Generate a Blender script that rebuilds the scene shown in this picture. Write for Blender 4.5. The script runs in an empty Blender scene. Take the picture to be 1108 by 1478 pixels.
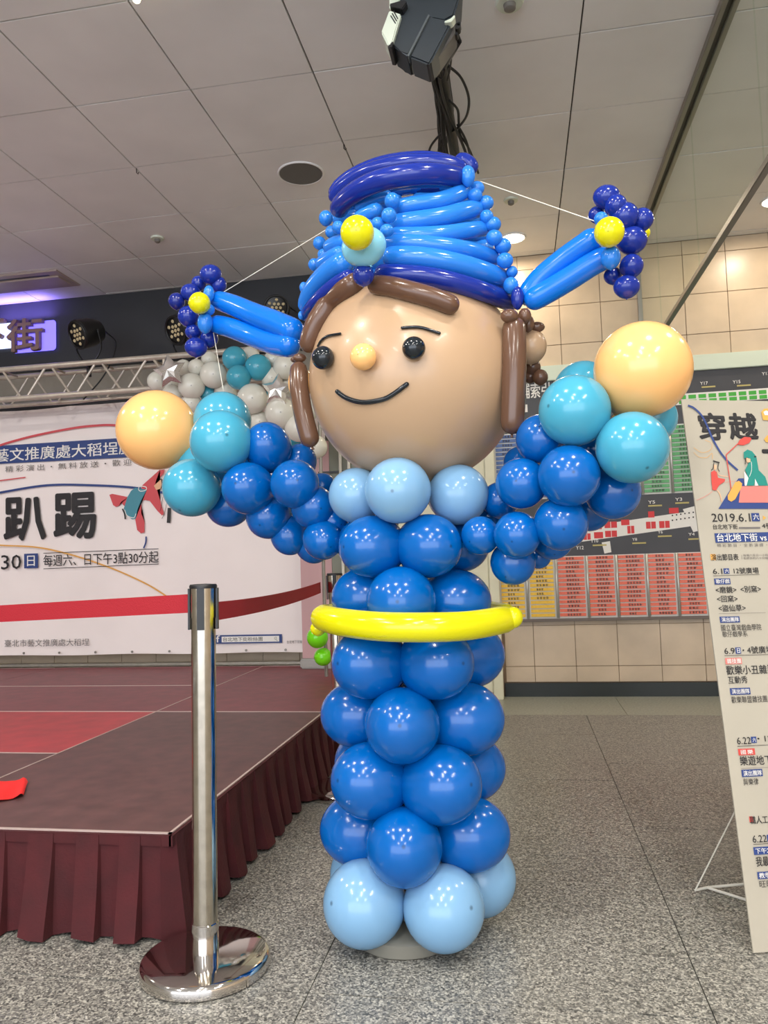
import bpy, bmesh, math, random
from mathutils import Vector, Matrix, noise
random.seed(7)
sc = bpy.context.scene
COL = sc.collection
D = bpy.data
# ------------------------------------------------------------------ camera
CX, CY, FPX = 554.0, 739.0, 1115.0
YAW, PIT, ROL, CH = -.171, .0643, -.0322, 1.0
def _w2c(d):
    x, y, z = d
    x, y = x*math.cos(YAW)-y*math.sin(YAW), x*math.sin(YAW)+y*math.cos(YAW)
    y, z = y*math.cos(PIT)+z*math.sin(PIT), -y*math.sin(PIT)+z*math.cos(PIT)
    a, b, c = x, -z, y
    return Vector((a*math.cos(ROL)-b*math.sin(ROL), a*math.sin(ROL)+b*math.cos(ROL), c))
_c = [_w2c(e) for e in ((1,0,0),(0,1,0),(0,0,1))]
M = Matrix([[_c[j][i] for j in range(3)] for i in range(3)])     # world -> (right, down, forward)
MT = M.transposed()
EYE = Vector((0, 0, CH))
cd = D.cameras.new('camera'); cam = D.objects.new('camera', cd); COL.objects.link(cam)
cd.sensor_fit = 'VERTICAL'; cd.sensor_height = 24.0; cd.sensor_width = 18.0
cd.lens = 24.0*FPX/1478.0; cd.clip_start = .05
rgt, dwn, fwd = Vector(M[0]), Vector(M[1]), Vector(M[2])
cam.matrix_world = Matrix.Translation(EYE) @ Matrix((rgt, -dwn, -fwd)).transposed().to_4x4()
sc.camera = cam
def ray(u, v): return MT @ Vector(((u-CX)/FPX, (v-CY)/FPX, 1))
def atY(u, v, Y): d = ray(u, v); return EYE + d*(Y/d.y)
def atZ(u, v, Z): d = ray(u, v); return EYE + d*((Z-CH)/d.z)
def dep(p): return (p-EYE).dot(fwd)
# ------------------------------------------------------------------ world, lights, exposure
CEIL = 3.237; WALL = 5.73
def lin(c):
    return tuple(((x/255)/12.92 if x/255 <= .04045 else ((x/255+.055)/1.055)**2.4) for x in c) + (1,)
w = D.worlds.new('World'); sc.world = w; w.use_nodes = True
w.node_tree.nodes['Background'].inputs[0].default_value = lin((198, 203, 212)); w.node_tree.nodes['Background'].inputs[1].default_value = 4.4
def area(name, loc, sx, sy, power, col=(255, 244, 228), shape='RECTANGLE', rot=(0, 0, 0)):
    l = D.lights.new(name, 'AREA'); l.shape = shape; l.size = sx; l.size_y = sy; l.energy = power; l.color = lin(col)[:3]
    o = D.objects.new(name, l); o.location = loc; o.rotation_euler = rot; COL.objects.link(o); return o
# fluorescent troffers and downlights of the concourse, behind and beside the viewer, plus one added banner fill
for (x, y, p) in ((-2.3, -.6, 26), (-.3, -1.2, 26), (1.7, -.6, 30), (-1.3, -3.2, 26), (1.0, -3.2, 26)):
    area('ceiling_troffer_light', (x, y, CEIL-.03), .16, 1.2, p, (255, 250, 244))
for (x, y, p) in ((-1.85, 1.1, 11), (-.65, .95, 11), (.65, 1.1, 13), (1.75, 2.2, 9), (2.6, 3.6, 9), (.05, -.2, 11), (-3.1, 1.0, 12), (-4.3, 3.0, 18)):  # last entry: unseen fill lamp added at far left to brighten the banner
    area('ceiling_downlight_and_fill', (x, y, CEIL-.02), .14, .14, p, (255, 248, 238), 'DISK')
sc.view_settings.view_transform = 'Standard'; sc.view_settings.look = 'None'
sc.view_settings.exposure = 0.7; sc.view_settings.gamma = 1; sc.view_settings.use_curve_mapping = False
# ------------------------------------------------------------------ materials
_m = {}
def mat(name, rgb, rough=.5, metal=0, bump=0, bscale=40, var=0, vscale=6, spec=.5, emit=None, estr=0, coat=0, ramp=None, sss=0):
    if name in _m: return _m[name]
    m = D.materials.new(name); m.use_nodes = True; _m[name] = m
    nt = m.node_tree; b = nt.nodes['Principled BSDF']
    b.inputs['Base Color'].default_value = lin(rgb); b.inputs['Roughness'].default_value = rough
    b.inputs['Metallic'].default_value = metal; b.inputs['Specular IOR Level'].default_value = spec
    b.inputs['Coat Weight'].default_value = coat; b.inputs['Coat Roughness'].default_value = .08
    m.diffuse_color = lin(rgb)
    tc = nt.nodes.new('ShaderNodeTexCoord')
    if var or ramp:
        n = nt.nodes.new('ShaderNodeTexNoise'); n.inputs['Scale'].default_value = vscale; n.inputs['Detail'].default_value = 3
        nt.links.new(tc.outputs['Object'], n.inputs['Vector'])
        r = nt.nodes.new('ShaderNodeValToRGB')
        if ramp:
            r.color_ramp.elements[0].position = ramp[0][0]; r.color_ramp.elements[0].color = lin(ramp[0][1])
            r.color_ramp.elements[1].position = ramp[-1][0]; r.color_ramp.elements[1].color = lin(ramp[-1][1])
            for p, c in ramp[1:-1]: e = r.color_ramp.elements.new(p); e.color = lin(c)
        else:
            r.color_ramp.elements[0].position = .3; r.color_ramp.elements[1].position = .7
            r.color_ramp.elements[0].color = lin([max(0, c*(1-var)) for c in rgb]); r.color_ramp.elements[1].color = lin([min(255, c*(1+var)) for c in rgb])
        nt.links.new(n.outputs['Fac'], r.inputs['Fac']); nt.links.new(r.outputs['Color'], b.inputs['Base Color'])
    if bump:
        n2 = nt.nodes.new('ShaderNodeTexNoise'); n2.inputs['Scale'].default_value = bscale; n2.inputs['Detail'].default_value = 4
        nt.links.new(tc.outputs['Object'], n2.inputs['Vector'])
        bp = nt.nodes.new('ShaderNodeBump'); bp.inputs['Strength'].default_value = bump; bp.inputs['Distance'].default_value = .01
        nt.links.new(n2.outputs['Fac'], bp.inputs['Height']); nt.links.new(bp.outputs['Normal'], b.inputs['Normal'])
    if emit: b.inputs['Emission Color'].default_value = lin(emit); b.inputs['Emission Strength'].default_value = estr
    if sss: b.inputs['Subsurface Weight'].default_value = sss; b.inputs['Subsurface Radius'].default_value = (.03, .03, .03)
    return m
def latex(name, rgb, rough=.17):
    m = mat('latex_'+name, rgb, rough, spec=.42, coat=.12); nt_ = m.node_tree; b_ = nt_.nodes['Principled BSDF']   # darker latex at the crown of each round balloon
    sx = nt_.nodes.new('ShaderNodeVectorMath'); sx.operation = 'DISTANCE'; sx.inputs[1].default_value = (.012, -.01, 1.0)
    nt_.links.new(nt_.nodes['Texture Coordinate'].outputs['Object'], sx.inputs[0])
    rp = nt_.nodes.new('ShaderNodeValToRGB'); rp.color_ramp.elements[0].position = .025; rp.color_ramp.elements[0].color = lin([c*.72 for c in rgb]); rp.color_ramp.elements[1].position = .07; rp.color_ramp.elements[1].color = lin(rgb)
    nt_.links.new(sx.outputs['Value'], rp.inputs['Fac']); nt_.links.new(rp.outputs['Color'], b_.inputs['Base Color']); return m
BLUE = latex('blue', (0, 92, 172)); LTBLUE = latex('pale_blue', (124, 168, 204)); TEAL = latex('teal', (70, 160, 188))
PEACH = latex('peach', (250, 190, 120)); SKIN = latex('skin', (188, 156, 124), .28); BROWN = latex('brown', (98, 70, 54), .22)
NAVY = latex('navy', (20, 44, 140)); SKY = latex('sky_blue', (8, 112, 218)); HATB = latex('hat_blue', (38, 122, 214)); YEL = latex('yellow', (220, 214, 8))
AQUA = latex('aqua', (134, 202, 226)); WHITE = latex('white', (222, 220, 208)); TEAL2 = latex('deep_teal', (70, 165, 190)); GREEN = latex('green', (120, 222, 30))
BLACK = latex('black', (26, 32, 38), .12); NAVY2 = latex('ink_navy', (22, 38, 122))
GRAN = mat('granite_grey', (120, 116, 108), .33, ramp=[(.33, (74, 73, 70)), (.45, (122, 120, 112)), (.53, (158, 154, 142)), (.66, (206, 201, 186))], vscale=150, bump=.04, bscale=160)
def granite(m, cols, sc_=230):
    nt_ = m.node_tree; b_ = nt_.nodes['Principled BSDF']; tc_ = nt_.nodes['Texture Coordinate']
    vo = nt_.nodes.new('ShaderNodeTexVoronoi'); vo.inputs['Scale'].default_value = sc_; nt_.links.new(tc_.outputs['Object'], vo.inputs['Vector'])
    no = nt_.nodes.new('ShaderNodeTexNoise'); no.inputs['Scale'].default_value = 60; no.inputs['Detail'].default_value = 3; nt_.links.new(tc_.outputs['Object'], no.inputs['Vector'])
    sp_ = nt_.nodes.new('ShaderNodeSeparateColor'); nt_.links.new(vo.outputs['Color'], sp_.inputs[0])
    mx = nt_.nodes.new('ShaderNodeMix'); mx.inputs[0].default_value = .45; nt_.links.new(sp_.outputs[0], mx.inputs[2]); nt_.links.new(no.outputs['Fac'], mx.inputs[3])
    rp = nt_.nodes.new('ShaderNodeValToRGB'); el = rp.color_ramp.elements; el[0].position = .25; el[0].color = lin(cols[0]); el[1].position = .8; el[1].color = lin(cols[3])
    e = el.new(.42); e.color = lin(cols[1]); e = el.new(.6); e.color = lin(cols[2])
    nt_.links.new(mx.outputs[0], rp.inputs['Fac']); nt_.links.new(rp.outputs['Color'], b_.inputs['Base Color'])
granite(GRAN, ((72, 72, 70), (112, 111, 106), (142, 140, 132), (188, 185, 174)))
GRANE = mat('granite_pale_border', (150, 152, 138), .35, var=.12, vscale=70)
CEILP = mat('ceiling_panel_paint', (232, 231, 230), .55, var=.025, vscale=2.2)
GAP = mat('dark_joint', (70, 66, 60), .8)
TILE = mat('wall_tile_beige', (200, 180, 154), .3, var=.04, vscale=5)
GROUT = mat('grout_brown', (140, 118, 96), .8)
PLAST = mat('wall_plaster_grey', (150, 144, 132), .7, var=.05)
CREAM = mat('column_cream_paint', (222, 218, 190), .5, var=.03)
DARK = mat('fascia_dark_panel', (44, 46, 50), .55, var=.06, vscale=3)
STEEL = mat('brushed_steel', (196, 188, 174), .16, metal=1, var=.05, vscale=30)
CHROME = mat('polished_chrome', (215, 210, 205), .07, metal=1)
ALU = mat('truss_aluminium', (196, 186, 172), .35, metal=.35, var=.05, vscale=20)
ALUD = mat('track_aluminium', (150, 146, 138), .4, metal=.6)
BLK = mat('black_plastic', (20, 21, 23), .4, var=.1); BLKC = mat('black_cable_rubber', (24, 25, 27), .5)
CRM = mat('lamp_housing_cream', (214, 222, 205), .4, var=.03)
REDB = mat('red_webbing', (158, 16, 32), .7, bump=.2, bscale=300)
REDC = mat('red_cloth', (228, 30, 28), .75, bump=.1)
SKIRT = mat('maroon_skirt_cloth', (66, 12, 18), .85, var=.10, vscale=12, bump=.15, bscale=120)
ST1 = mat('stage_board_brown', (92, 60, 58), .5, var=.10, vscale=14); ST2 = mat('stage_board_red', (168, 50, 56), .5, var=.07, vscale=10); ST3 = mat('stage_board_maroon', (118, 54, 60), .5, var=.08, vscale=12)
EDGE = mat('stage_edge_trim', (200, 180, 172), .4, metal=.3)
VINYL = mat('banner_vinyl', (240, 230, 226), .5, var=.02, vscale=1.5, bump=.25, bscale=5)
PAPER = mat('poster_paper', (178, 171, 155), .4, var=.02, vscale=4, bump=.05, bscale=6)
WROD = mat('white_rod', (225, 222, 210), .4)
def ink(n, rgb): return mat('ink_'+n, rgb, .6)
I_BLK = ink('black', (38, 36, 38)); I_NAV = ink('navy', (44, 66, 124)); I_RED = ink('red', (205, 78, 84)); I_TEAL = ink('teal', (70, 138, 154)); I_ORG = ink('orange', (222, 164, 78))
I_WHT = ink('white', (232, 230, 224)); I_GRY = ink('grey', (110, 106, 104)); I_GRN = ink('jade', (28, 134, 122)); I_PNK = ink('salmon', (212, 126, 116)); I_LRD = ink('brick', (204, 74, 66)); I_SKN = ink('skin', (228, 178, 140))
# ------------------------------------------------------------------ builders
def world_of(o):
    return o['_w'] if False else WM[o.name]
WM = {}
def link(name, data, m=None, parent=None, mw=None, own=False):
    o = D.objects.new(name, data); COL.objects.link(o)
    mw = mw or Matrix.Identity(4); WM[o.name] = mw
    if parent: o.parent = parent; o.matrix_parent_inverse = WM[parent.name].inverted()
    o.matrix_basis = mw
    if m is not None and data is not None:
        if own:
            o.material_slots[0].link = 'OBJECT'; o.material_slots[0].material = m
        elif not data.materials: data.materials.append(m)
    return o
def tag(o, label=None, cat=None, group=None, kind=None):
    if label: o['label'] = label
    if cat: o['category'] = cat
    if group: o['group'] = group
    if kind: o['kind'] = kind
    return o
def thing(name, label, cat, loc=(0, 0, 0), group=None):
    return tag(link(name, None, mw=Matrix.Translation(Vector(loc))), label, cat, group)
def obj(name, bm, m, parent=None, smooth=False, label=None):
    me = D.meshes.new(name); bmesh.ops.recalc_face_normals(bm, faces=bm.faces[:]); bm.to_mesh(me); bm.free()
    if smooth:
        for p in me.polygons: p.use_smooth = True
        if smooth == 'auto': me.set_sharp_from_angle(angle=math.radians(40))
    o = link(name, me, m, parent)
    if label: o['label'] = label
    return o
def struct(name, bm, m, parent=None):
    o = obj(name, bm, m, parent)
    if not parent: o['kind'] = 'structure'
    return o
def box(bm, x0, x1, y0, y1, z0, z1, bev=0):
    vs = [bm.verts.new((x, y, z)) for z in (z0, z1) for y in (y0, y1) for x in (x0, x1)]
    fs = [bm.faces.new([vs[i] for i in f]) for f in ((0,2,3,1),(4,5,7,6),(0,1,5,4),(2,6,7,3),(0,4,6,2),(1,3,7,5))]
    if bev:
        es = list({e for f in fs for e in f.edges}); bmesh.ops.bevel(bm, geom=es, offset=bev, segments=2, affect='EDGES')
    return bm
def bx(*a, **k): return box(bmesh.new(), *a, **k)
def frame_of(d):
    d = d.normalized(); up = Vector((0, 0, 1)) if abs(d.z) < .95 else Vector((1, 0, 0))
    s = d.cross(up).normalized(); return s, s.cross(d).normalized()
def tube(bm, pts, r, n=10, caps=True):
    pts = [Vector(p) for p in pts]; rs = r if isinstance(r, (list, tuple)) else [r]*len(pts)
    rings = []; s = None
    for i, p in enumerate(pts):
        d = (pts[min(i+1, len(pts)-1)]-pts[max(i-1, 0)]).normalized()
        if s is None: s, t = frame_of(d)
        else:
            s = (s-d*s.dot(d)).normalized(); t = s.cross(d)
        rings.append([bm.verts.new(p+(s*math.cos(a)+t*math.sin(a))*rs[i]) for a in (2*math.pi*k/n for k in range(n))])
    for a, b in zip(rings, rings[1:]):
        for k in range(n): bm.faces.new((a[k], a[(k+1) % n], b[(k+1) % n], b[k]))
    if caps: bm.faces.new(rings[0][::-1]); bm.faces.new(rings[-1])
    return bm
def catmull(P, n=8):
    P = [Vector(p) for p in P]; Q = [P[0]*2-P[1]]+P+[P[-1]*2-P[-2]]; out = []
    for i in range(1, len(Q)-2):
        a, b, c, d = Q[i-1:i+3]
        for k in range(n):
            t = k/n; out.append(.5*((2*b)+(c-a)*t+(2*a-5*b+4*c-d)*t*t+(3*b-a-3*c+d)*t**3))
    out.append(P[-1]); return out
def sausage(name, P, r, m, parent, n=20, r2=None, nub=False, label=None):
    """long modelling balloon along P (metres), radius r at the start, r2 at the end, rounded ends"""
    C = catmull(P, 10) if len(P) > 2 else [Vector(P[0]).lerp(Vector(P[1]), i/12) for i in range(13)]
    L = [0]
    for a, b in zip(C, C[1:]): L.append(L[-1]+(b-a).length)
    T = L[-1]; r2 = r if r2 is None else r2; pts = []; rs = []
    def at(s):
        for i in range(len(L)-1):
            if s <= L[i+1]+1e-9: return C[i].lerp(C[i+1], (s-L[i])/max(1e-9, L[i+1]-L[i]))
        return C[-1]
    S = [r*(1-math.cos(a)) for a in (math.radians(x) for x in (6, 20, 36, 52, 70, 90))]
    E_ = [T-r2*(1-math.cos(a)) for a in (math.radians(x) for x in (90, 70, 52, 36, 20, 6))]
    mid = [S[-1]+(E_[0]-S[-1])*i/18 for i in range(1, 18)]
    for s, a in zip(S, (6, 20, 36, 52, 70, 90)): pts.append(at(s)); rs.append(r*math.sin(math.radians(a)))
    for s in mid: pts.append(at(s)); k = s/T; rs.append((r*(1-k)+r2*k)*(1+.035*math.sin(math.pi*k)))
    for s, a in zip(E_, (90, 70, 52, 36, 20, 6)): pts.append(at(s)); rs.append(r2*math.sin(math.radians(a)))
    bm = tube(bmesh.new(), pts, rs, n)
    if nub:
        d = (C[-1]-C[-2]).normalized(); tube(bm, [C[-1]-d*.002, C[-1]+d*.004, C[-1]+d*.008], [.003, .0035, .005], 8)
    return obj(name, bm, m, parent, smooth=True, label=label)
# unit balloon: slightly pear shaped, knot at -Z
def unit_balloon():
    bm = bmesh.new(); nu, nv = 32, 20; rings = []
    prof = []
    for j in range(1, nv):
        a = math.pi*j/nv; z = math.cos(a); r = math.sin(a)
        if z < -.55: r *= 1-.10*((-.55-z)/.45)**1.0; z -= .05*((-.55-z)/.45)
        prof.append((r, z))
    prof += [(.05, -1.06), (.035, -1.09), (.06, -1.13)]
    top = bm.verts.new((0, 0, 1))
    for r, z in prof: rings.append([bm.verts.new((r*math.cos(2*math.pi*k/nu), r*math.sin(2*math.pi*k/nu), z)) for k in range(nu)])
    for k in range(nu): bm.faces.new((top, rings[0][k], rings[0][(k+1) % nu]))
    for a, b in zip(rings, rings[1:]):
        for k in range(nu): bm.faces.new((a[k], b[k], b[(k+1) % nu], a[(k+1) % nu]))
    bm.faces.new(rings[-1][::-1]); bmesh.ops.recalc_face_normals(bm, faces=bm.faces[:])
    me = D.meshes.new('balloon'); bm.to_mesh(me); bm.free()
    for p in me.polygons: p.use_smooth = True
    me.materials.append(BLUE); return me
UB = unit_balloon()
def balloon(name, u, v, rpx, Y, m, parent, knot=None, ry=None, tilt=0, label=None, deep=1.0):
    """u, v, rpx: where the photograph shows it; Y: its distance in the room; knot: world point its neck points to"""
    p = atY(u, v, Y); k = dep(p)/FPX; r = rpx*k
    if ry is not None:                                           # an oval bubble
        q = Matrix((rgt*math.cos(tilt)+dwn*math.sin(tilt), fwd, rgt*math.sin(tilt)-dwn*math.cos(tilt))).transposed().to_4x4()
        mw = Matrix.Translation(p) @ q @ Matrix.Diagonal((r, min(r, ry*k), ry*k, 1))
    else:
        kn = Vector(knot) if knot is not None else p+Vector((0, .3, -.1))
        d = (p-kn); q = d.to_track_quat('Z', 'Y').to_matrix().to_4x4() if d.length > 1e-4 else Matrix.Identity(4)
        mw = Matrix.Translation(p-d.normalized()*r*(deep-1)) @ q @ Matrix.Diagonal((r, r, r*deep, 1))
    o = link(name, UB, m, parent, mw, own=True)
    if label: o['label'] = label
    return o
# flat cards that carry print ------------------------------------------------
class Card:
    def __init__(s, O, ex, ey, parent):
        s.O, s.ex, s.ey, s.par = Vector(O), Vector(ex).normalized(), Vector(ey).normalized(), parent
        s.en = s.ex.cross(s.ey).normalized()
        if s.en.y > 0: s.en = -s.en
        s.k = 0
    def loc(s, u, v):
        d = ray(u, v); t = (s.O-EYE).dot(s.en)/d.dot(s.en); p = EYE+d*t-s.O
        return p.dot(s.ex), p.dot(s.ey)
    def span(s, u0, v0, u1, v1):
        vm, um = (v0+v1)/2, (u0+u1)/2
        return (s.loc(u0, vm)[0], s.loc(um, v0)[1]), (s.loc(u1, vm)[0], s.loc(um, v1)[1])
    def w(s, x, y, off=0): return s.O+s.ex*x+s.ey*y+s.en*off
    def poly(s, name, pts, m, off=.002, px=True, label=None):
        P = [s.loc(*p) for p in pts] if px else pts
        bm = bmesh.new(); f = bm.faces.new([bm.verts.new(s.w(x, y, off)) for x, y in P]); bmesh.ops.triangulate(bm, faces=[f])
        return obj(name, bm, m, s.par, label=label)
    def line(s, name, pts, wd, m, off=.003, n=8, px=True, bm=None):
        P = [Vector((*(s.loc(*p) if px else p), 0)) for p in pts]
        C = catmull(P, n) if len(P) > 2 else P
        own = bm is None; bm = bm or bmesh.new(); prev = None
        for i, c in enumerate(C):
            d = (C[min(i+1, len(C)-1)]-C[max(i-1, 0)]).normalized(); nn = Vector((-d.y, d.x, 0))*wd/2
            a, b = bm.verts.new(s.w(c.x+nn.x, c.y+nn.y, off)), bm.verts.new(s.w(c.x-nn.x, c.y-nn.y, off))
            if prev: bm.faces.new((prev[0], a, b, prev[1]))
            prev = (a, b)
        return obj(name, bm, m, s.par) if own else None
    def rect(s, name, x0, y0, x1, y1, m, off=.002, px=True, bm=None):
        if px: (x0, y0), (x1, y1) = s.span(x0, y0, x1, y1)
        own = bm is None; bm = bm or bmesh.new()
        bm.faces.new([bm.verts.new(s.w(x, y, off)) for x, y in ((x0, y0), (x1, y0), (x1, y1), (x0, y1))])
        return obj(name, bm, m, s.par) if own else None
    def text(s, txt, u0, v0, u1, v1, m, bold=.0, off=.004, px=True, name='lettering', sp=1.0, ext=0, slant=None):
        """bottom-left (u0, v0) and top-right (u1, v1) of the ink"""
        a, b = s.span(u0, v0, u1, v1) if px else ((u0, v0), (u1, v1))
        TX.append((s, txt, a, b, m, bold, off, name, sp, ext))
TX = []
def flush_text():
    tmp = []
    for (s, txt, a, b, m, bold, off, name, sp, ext) in TX:
        cu = D.curves.new('t', 'FONT'); cu.body = txt; cu.size = 1; cu.offset = 0; cu.space_character = sp; cu.resolution_u = 2
        cu.extrude = ext
        o = D.objects.new('t', cu); COL.objects.link(o); tmp.append(o)
    bpy.context.view_layer.update(); dg = bpy.context.evaluated_depsgraph_get()
    for o, (s, txt, a, b, m, bold, off, name, sp, ext) in zip(tmp, TX):
        me = D.meshes.new_from_object(o.evaluated_get(dg)); me.name = name
        xs = [v.co.x for v in me.vertices]; ys = [v.co.y for v in me.vertices]
        x0, x1, y0, y1 = min(xs), max(xs), min(ys), max(ys)
        for v in me.vertices:
            x = a[0]+(v.co.x-x0)/(x1-x0)*(b[0]-a[0]); y = a[1]+(v.co.y-y0)/(y1-y0)*(b[1]-a[1])
            v.co = s.w(x, y, off+v.co.z)
        if bold > .005:                                            # heavy lettering: the strokes laid again, a little offset
            bm = bmesh.new(); bm.from_mesh(me); src = bm.faces[:]; hh = bold*(b[1]-a[1])*.75
            dirs = [(math.cos(q), math.sin(q)) for q in [math.pi*2*j/(8 if bold > .03 else 4)+(.0 if bold > .03 else .785) for j in range(8 if bold > .03 else 4)]]
            for dx, dy in dirs:
                r_ = bmesh.ops.duplicate(bm, geom=src); q_n = (q_n+1) if (dx, dy) != dirs[0] else 1; bmesh.ops.translate(bm, vec=(s.ex*dx+s.ey*dy)*hh-s.en*.00012*q_n, verts=[g_ for g_ in r_['geom'] if isinstance(g_, bmesh.types.BMVert)])
            bm.to_mesh(me); bm.free()
        me.materials.clear(); link(name, me, m, s.par)
        cu = o.data; D.objects.remove(o); D.curves.remove(cu)
# ================================================================== ROOM
struct_floor = struct('floor', bx(-6, 4, -6, 6, -.12, -.02), GAP)
xs = [-5.93+.9*k for k in range(0, 11)]; xs = [x for x in xs if x < .3]+[.371, 1.271, 2.171, 3.071, 3.9]
xs = sorted(set(round(x, 3) for x in [.371-.9*k for k in range(0, 7)]+[1.271, 2.171, 3.071, 3.9]))
def slab(x0, x1, y0, y1, m=GRAN):
    g = .0013; dz = random.uniform(-.0004, .0004)
    struct('floor_slab', bx(x0+g, x1-g, y0+g, y1-g, -.0205, dz, bev=.0006), m, struct_floor)
for x0, x1 in zip(xs, xs[1:]):
    base = 1.812 if x0 < .37 else 2.103
    ys = [base-.9*k for k in range(3, 0, -1)]+[base+.9*k for k in range(0, 5) if base+.9*k < 4.9]+[5.06]
    for y0, y1 in zip(ys, ys[1:]): slab(x0, x1, y0, y1)
    slab(x0, x1, -6, ys[0])
for x0, x1 in zip(xs, xs[1:]): slab(x0+.25, x1+.25, 5.06, 5.73, GRANE)
slab(-5.03, -4.78, 5.06, 5.73, GRANE)
# ceiling: square metal panels, .5925 m grid, recessed joints
ceil = struct('ceiling', bx(-6, 4, -6, 6, CEIL+.014, CEIL+.08), GAP)
PX, PY = .353, 3.293; g = .0035
px = [PX+.5925*k for k in range(-11, 7)]; py = [PY+.59*k for k in range(-7, 5)]
for i, x in enumerate(px[:-1]):
    for y in py[:-1]+[py[-1]]:
        y1 = min(y+.59, WALL)
        if y1-y < .05: continue
        struct('ceiling_panel', bx(x+g, x+.5925-g, y+g, y1-g, CEIL+random.uniform(-.0012, .0012), CEIL+.014, bev=.0012), CEILP, ceil)
struct('ceiling_panel', bx(-6, 4, -6, py[0]-.004, CEIL, CEIL+.014), CEILP, ceil)
# back wall with beige tiles
wb = struct('wall_back', bx(-6, 4, WALL+.008, WALL+.2, 0, CEIL+.01), GROUT)
TS = .292
def tiles(x0, x1, zlo, zhi, off=.077):
    k0 = math.floor((x0-off)/TS)
    z0 = .2125
    for k in range(k0, math.ceil((x1-off)/TS)):
        a, b = max(x0, off+k*TS), min(x1, off+(k+1)*TS)
        if b-a < .02: continue
        for j in range(-1, 12):
            c, d = max(zlo, z0+j*TS), min(zhi, z0+(j+1)*TS)
            if d-c < .02: continue
            e = random.uniform(0, .0012)
            struct('wall_tile', bx(a+.002, b-.002, WALL-e, WALL+.012, c+.002, d-.002, bev=.0015), TILE, wb)
tiles(-.13, 2.75, .10, .55); tiles(-.13, 2.75, 2.3, CEIL)
tiles(-4.9, -1.4, .10, .55)
struct('wall_back_upper_plaster', bx(-5.2, -1.37, WALL-.012, WALL+.01, .55, 2.66), PLAST, wb)
wl = struct('wall_left', bx(-6.1, -6, -6, 6, 0, CEIL), PLAST)
wr = struct('wall_right', bx(4, 4.1, -6, 6, 0, CEIL), TILE)
struct('baseboard_back', bx(-.14, 2.8, WALL-.02, WALL+.01, 0, .096), mat('black_stone_base', (34, 40, 38), .25))
struct('baseboard_left', bx(-5.2, -1.38, WALL-.02, WALL+.01, 0, .096), _m['black_stone_base'])
# cream column (trim_1): two boards with a groove, small dark plinth
c1 = struct('trim_1', bx(-1.36, -.22, 5.60, WALL, 0, CEIL), CREAM)
struct('column_panel', bx(-.218, -.15, 5.59, WALL, .0, CEIL, bev=.004), CREAM, c1)
struct('column_panel', bx(-.80, -.226, 5.59, 5.60, .02, CEIL, bev=.003), CREAM, c1)
struct('column_panel', bx(-1.355, -.806, 5.59, 5.60, .02, CEIL, bev=.003), CREAM, c1)
struct('column_foot', bx(-.26, -.222, 5.58, 5.60, 0, .05), BLK, c1)
# dark sign fascia (trim_2)
struct('trim_2', bx(-5.6, -1.362, 5.68, WALL+.01, 2.655, CEIL), DARK)
# glass smoke screen hanging from the ceiling
GL = mat('smoke_glass', (235, 245, 240), .02)
nt = GL.node_tree; tb = nt.nodes.new('ShaderNodeBsdfTransparent'); tb.inputs[0].default_value = lin((250, 253, 250)); gb = nt.nodes.new('ShaderNodeBsdfGlossy'); gb.inputs['Roughness'].default_value = .03
fn = nt.nodes.new('ShaderNodeFresnel'); fn.inputs['IOR'].default_value = 1.22; mxs = nt.nodes.new('ShaderNodeMixShader')
mxs.inputs[0].default_value = .045; nt.links.new(tb.outputs[0], mxs.inputs[1]); nt.links.new(gb.outputs[0], mxs.inputs[2]); nt.links.new(mxs.outputs[0], nt.nodes['Material Output'].inputs['Surface'])
gs = link('window_1', None); gs['kind'] = 'structure'
GXP = .935
obj('track', bx(GXP-.035, GXP-.012, .2, WALL, CEIL-.035, CEIL+.005, bev=.003), ALUD, gs)
obj('track', bx(GXP+.012, GXP+.035, .2, WALL, CEIL-.035, CEIL+.005, bev=.003), ALUD, gs)
obj('track', bx(GXP-.012, GXP+.012, .2, WALL, CEIL-.018, CEIL+.005), mat('track_slot_dark', (84, 80, 74), .6), gs)
obj('bottom_rail', bx(GXP-.014, GXP+.014, .2, WALL, 2.36, 2.39, bev=.003), ALUD, gs)
yj = [.2, 2.95, 4.02, WALL-.01]
yj = [.2, 1.9, 2.92, 3.94, 4.96, WALL-.01]
for a, b_ in zip(yj, yj[1:]):
    obj('pane', bx(GXP-.004, GXP+.004, a+.003, b_-.003, 2.385, CEIL-.015), GL, gs)
obj('wall_bracket', bx(GXP-.015, GXP+.015, WALL-.03, WALL, 2.36, CEIL-.03), ALUD, gs)
# ceiling fittings ----------------------------------------------------------
def disc(bm, c, r, z0, z1, n=32, r1=None):
    return tube(bm, [(c[0], c[1], z0), (c[0], c[1], z1)], [r, r1 or r], n)
sp = thing('ceiling_speaker', 'round grey speaker grille flush in the white ceiling panels', 'speaker', (-1.138, 4.161, CEIL))
obj('rim', tube(bmesh.new(), [(-1.138+.128*math.cos(a), 4.161+.128*math.sin(a), CEIL-.002) for a in [2*math.pi*k/32 for k in range(33)]], .006, 8, False), CEILP, sp, True)
obj('grille', disc(bmesh.new(), (-1.138, 4.161), .122, CEIL-.006, CEIL+.002), mat('grille_grey', (110, 108, 104), .6, bump=.6, bscale=600), sp)
def sprinkler(x, y, label, s=1):
    t = thing('ceiling_detector', label, 'smoke detector', (x, y, CEIL))
    obj('base_ring', disc(bmesh.new(), (x, y), .052*s, CEIL-.012, CEIL, 28, .058*s), CRM, t, 'auto')
    obj('sensor_head', tube(bmesh.new(), [(x, y, CEIL-.010), (x, y, CEIL-.03), (x, y, CEIL-.036)], [.026*s, .023*s, .012*s], 20), mat('sensor_grey', (120, 116, 110), .5), t, 'auto')
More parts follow.
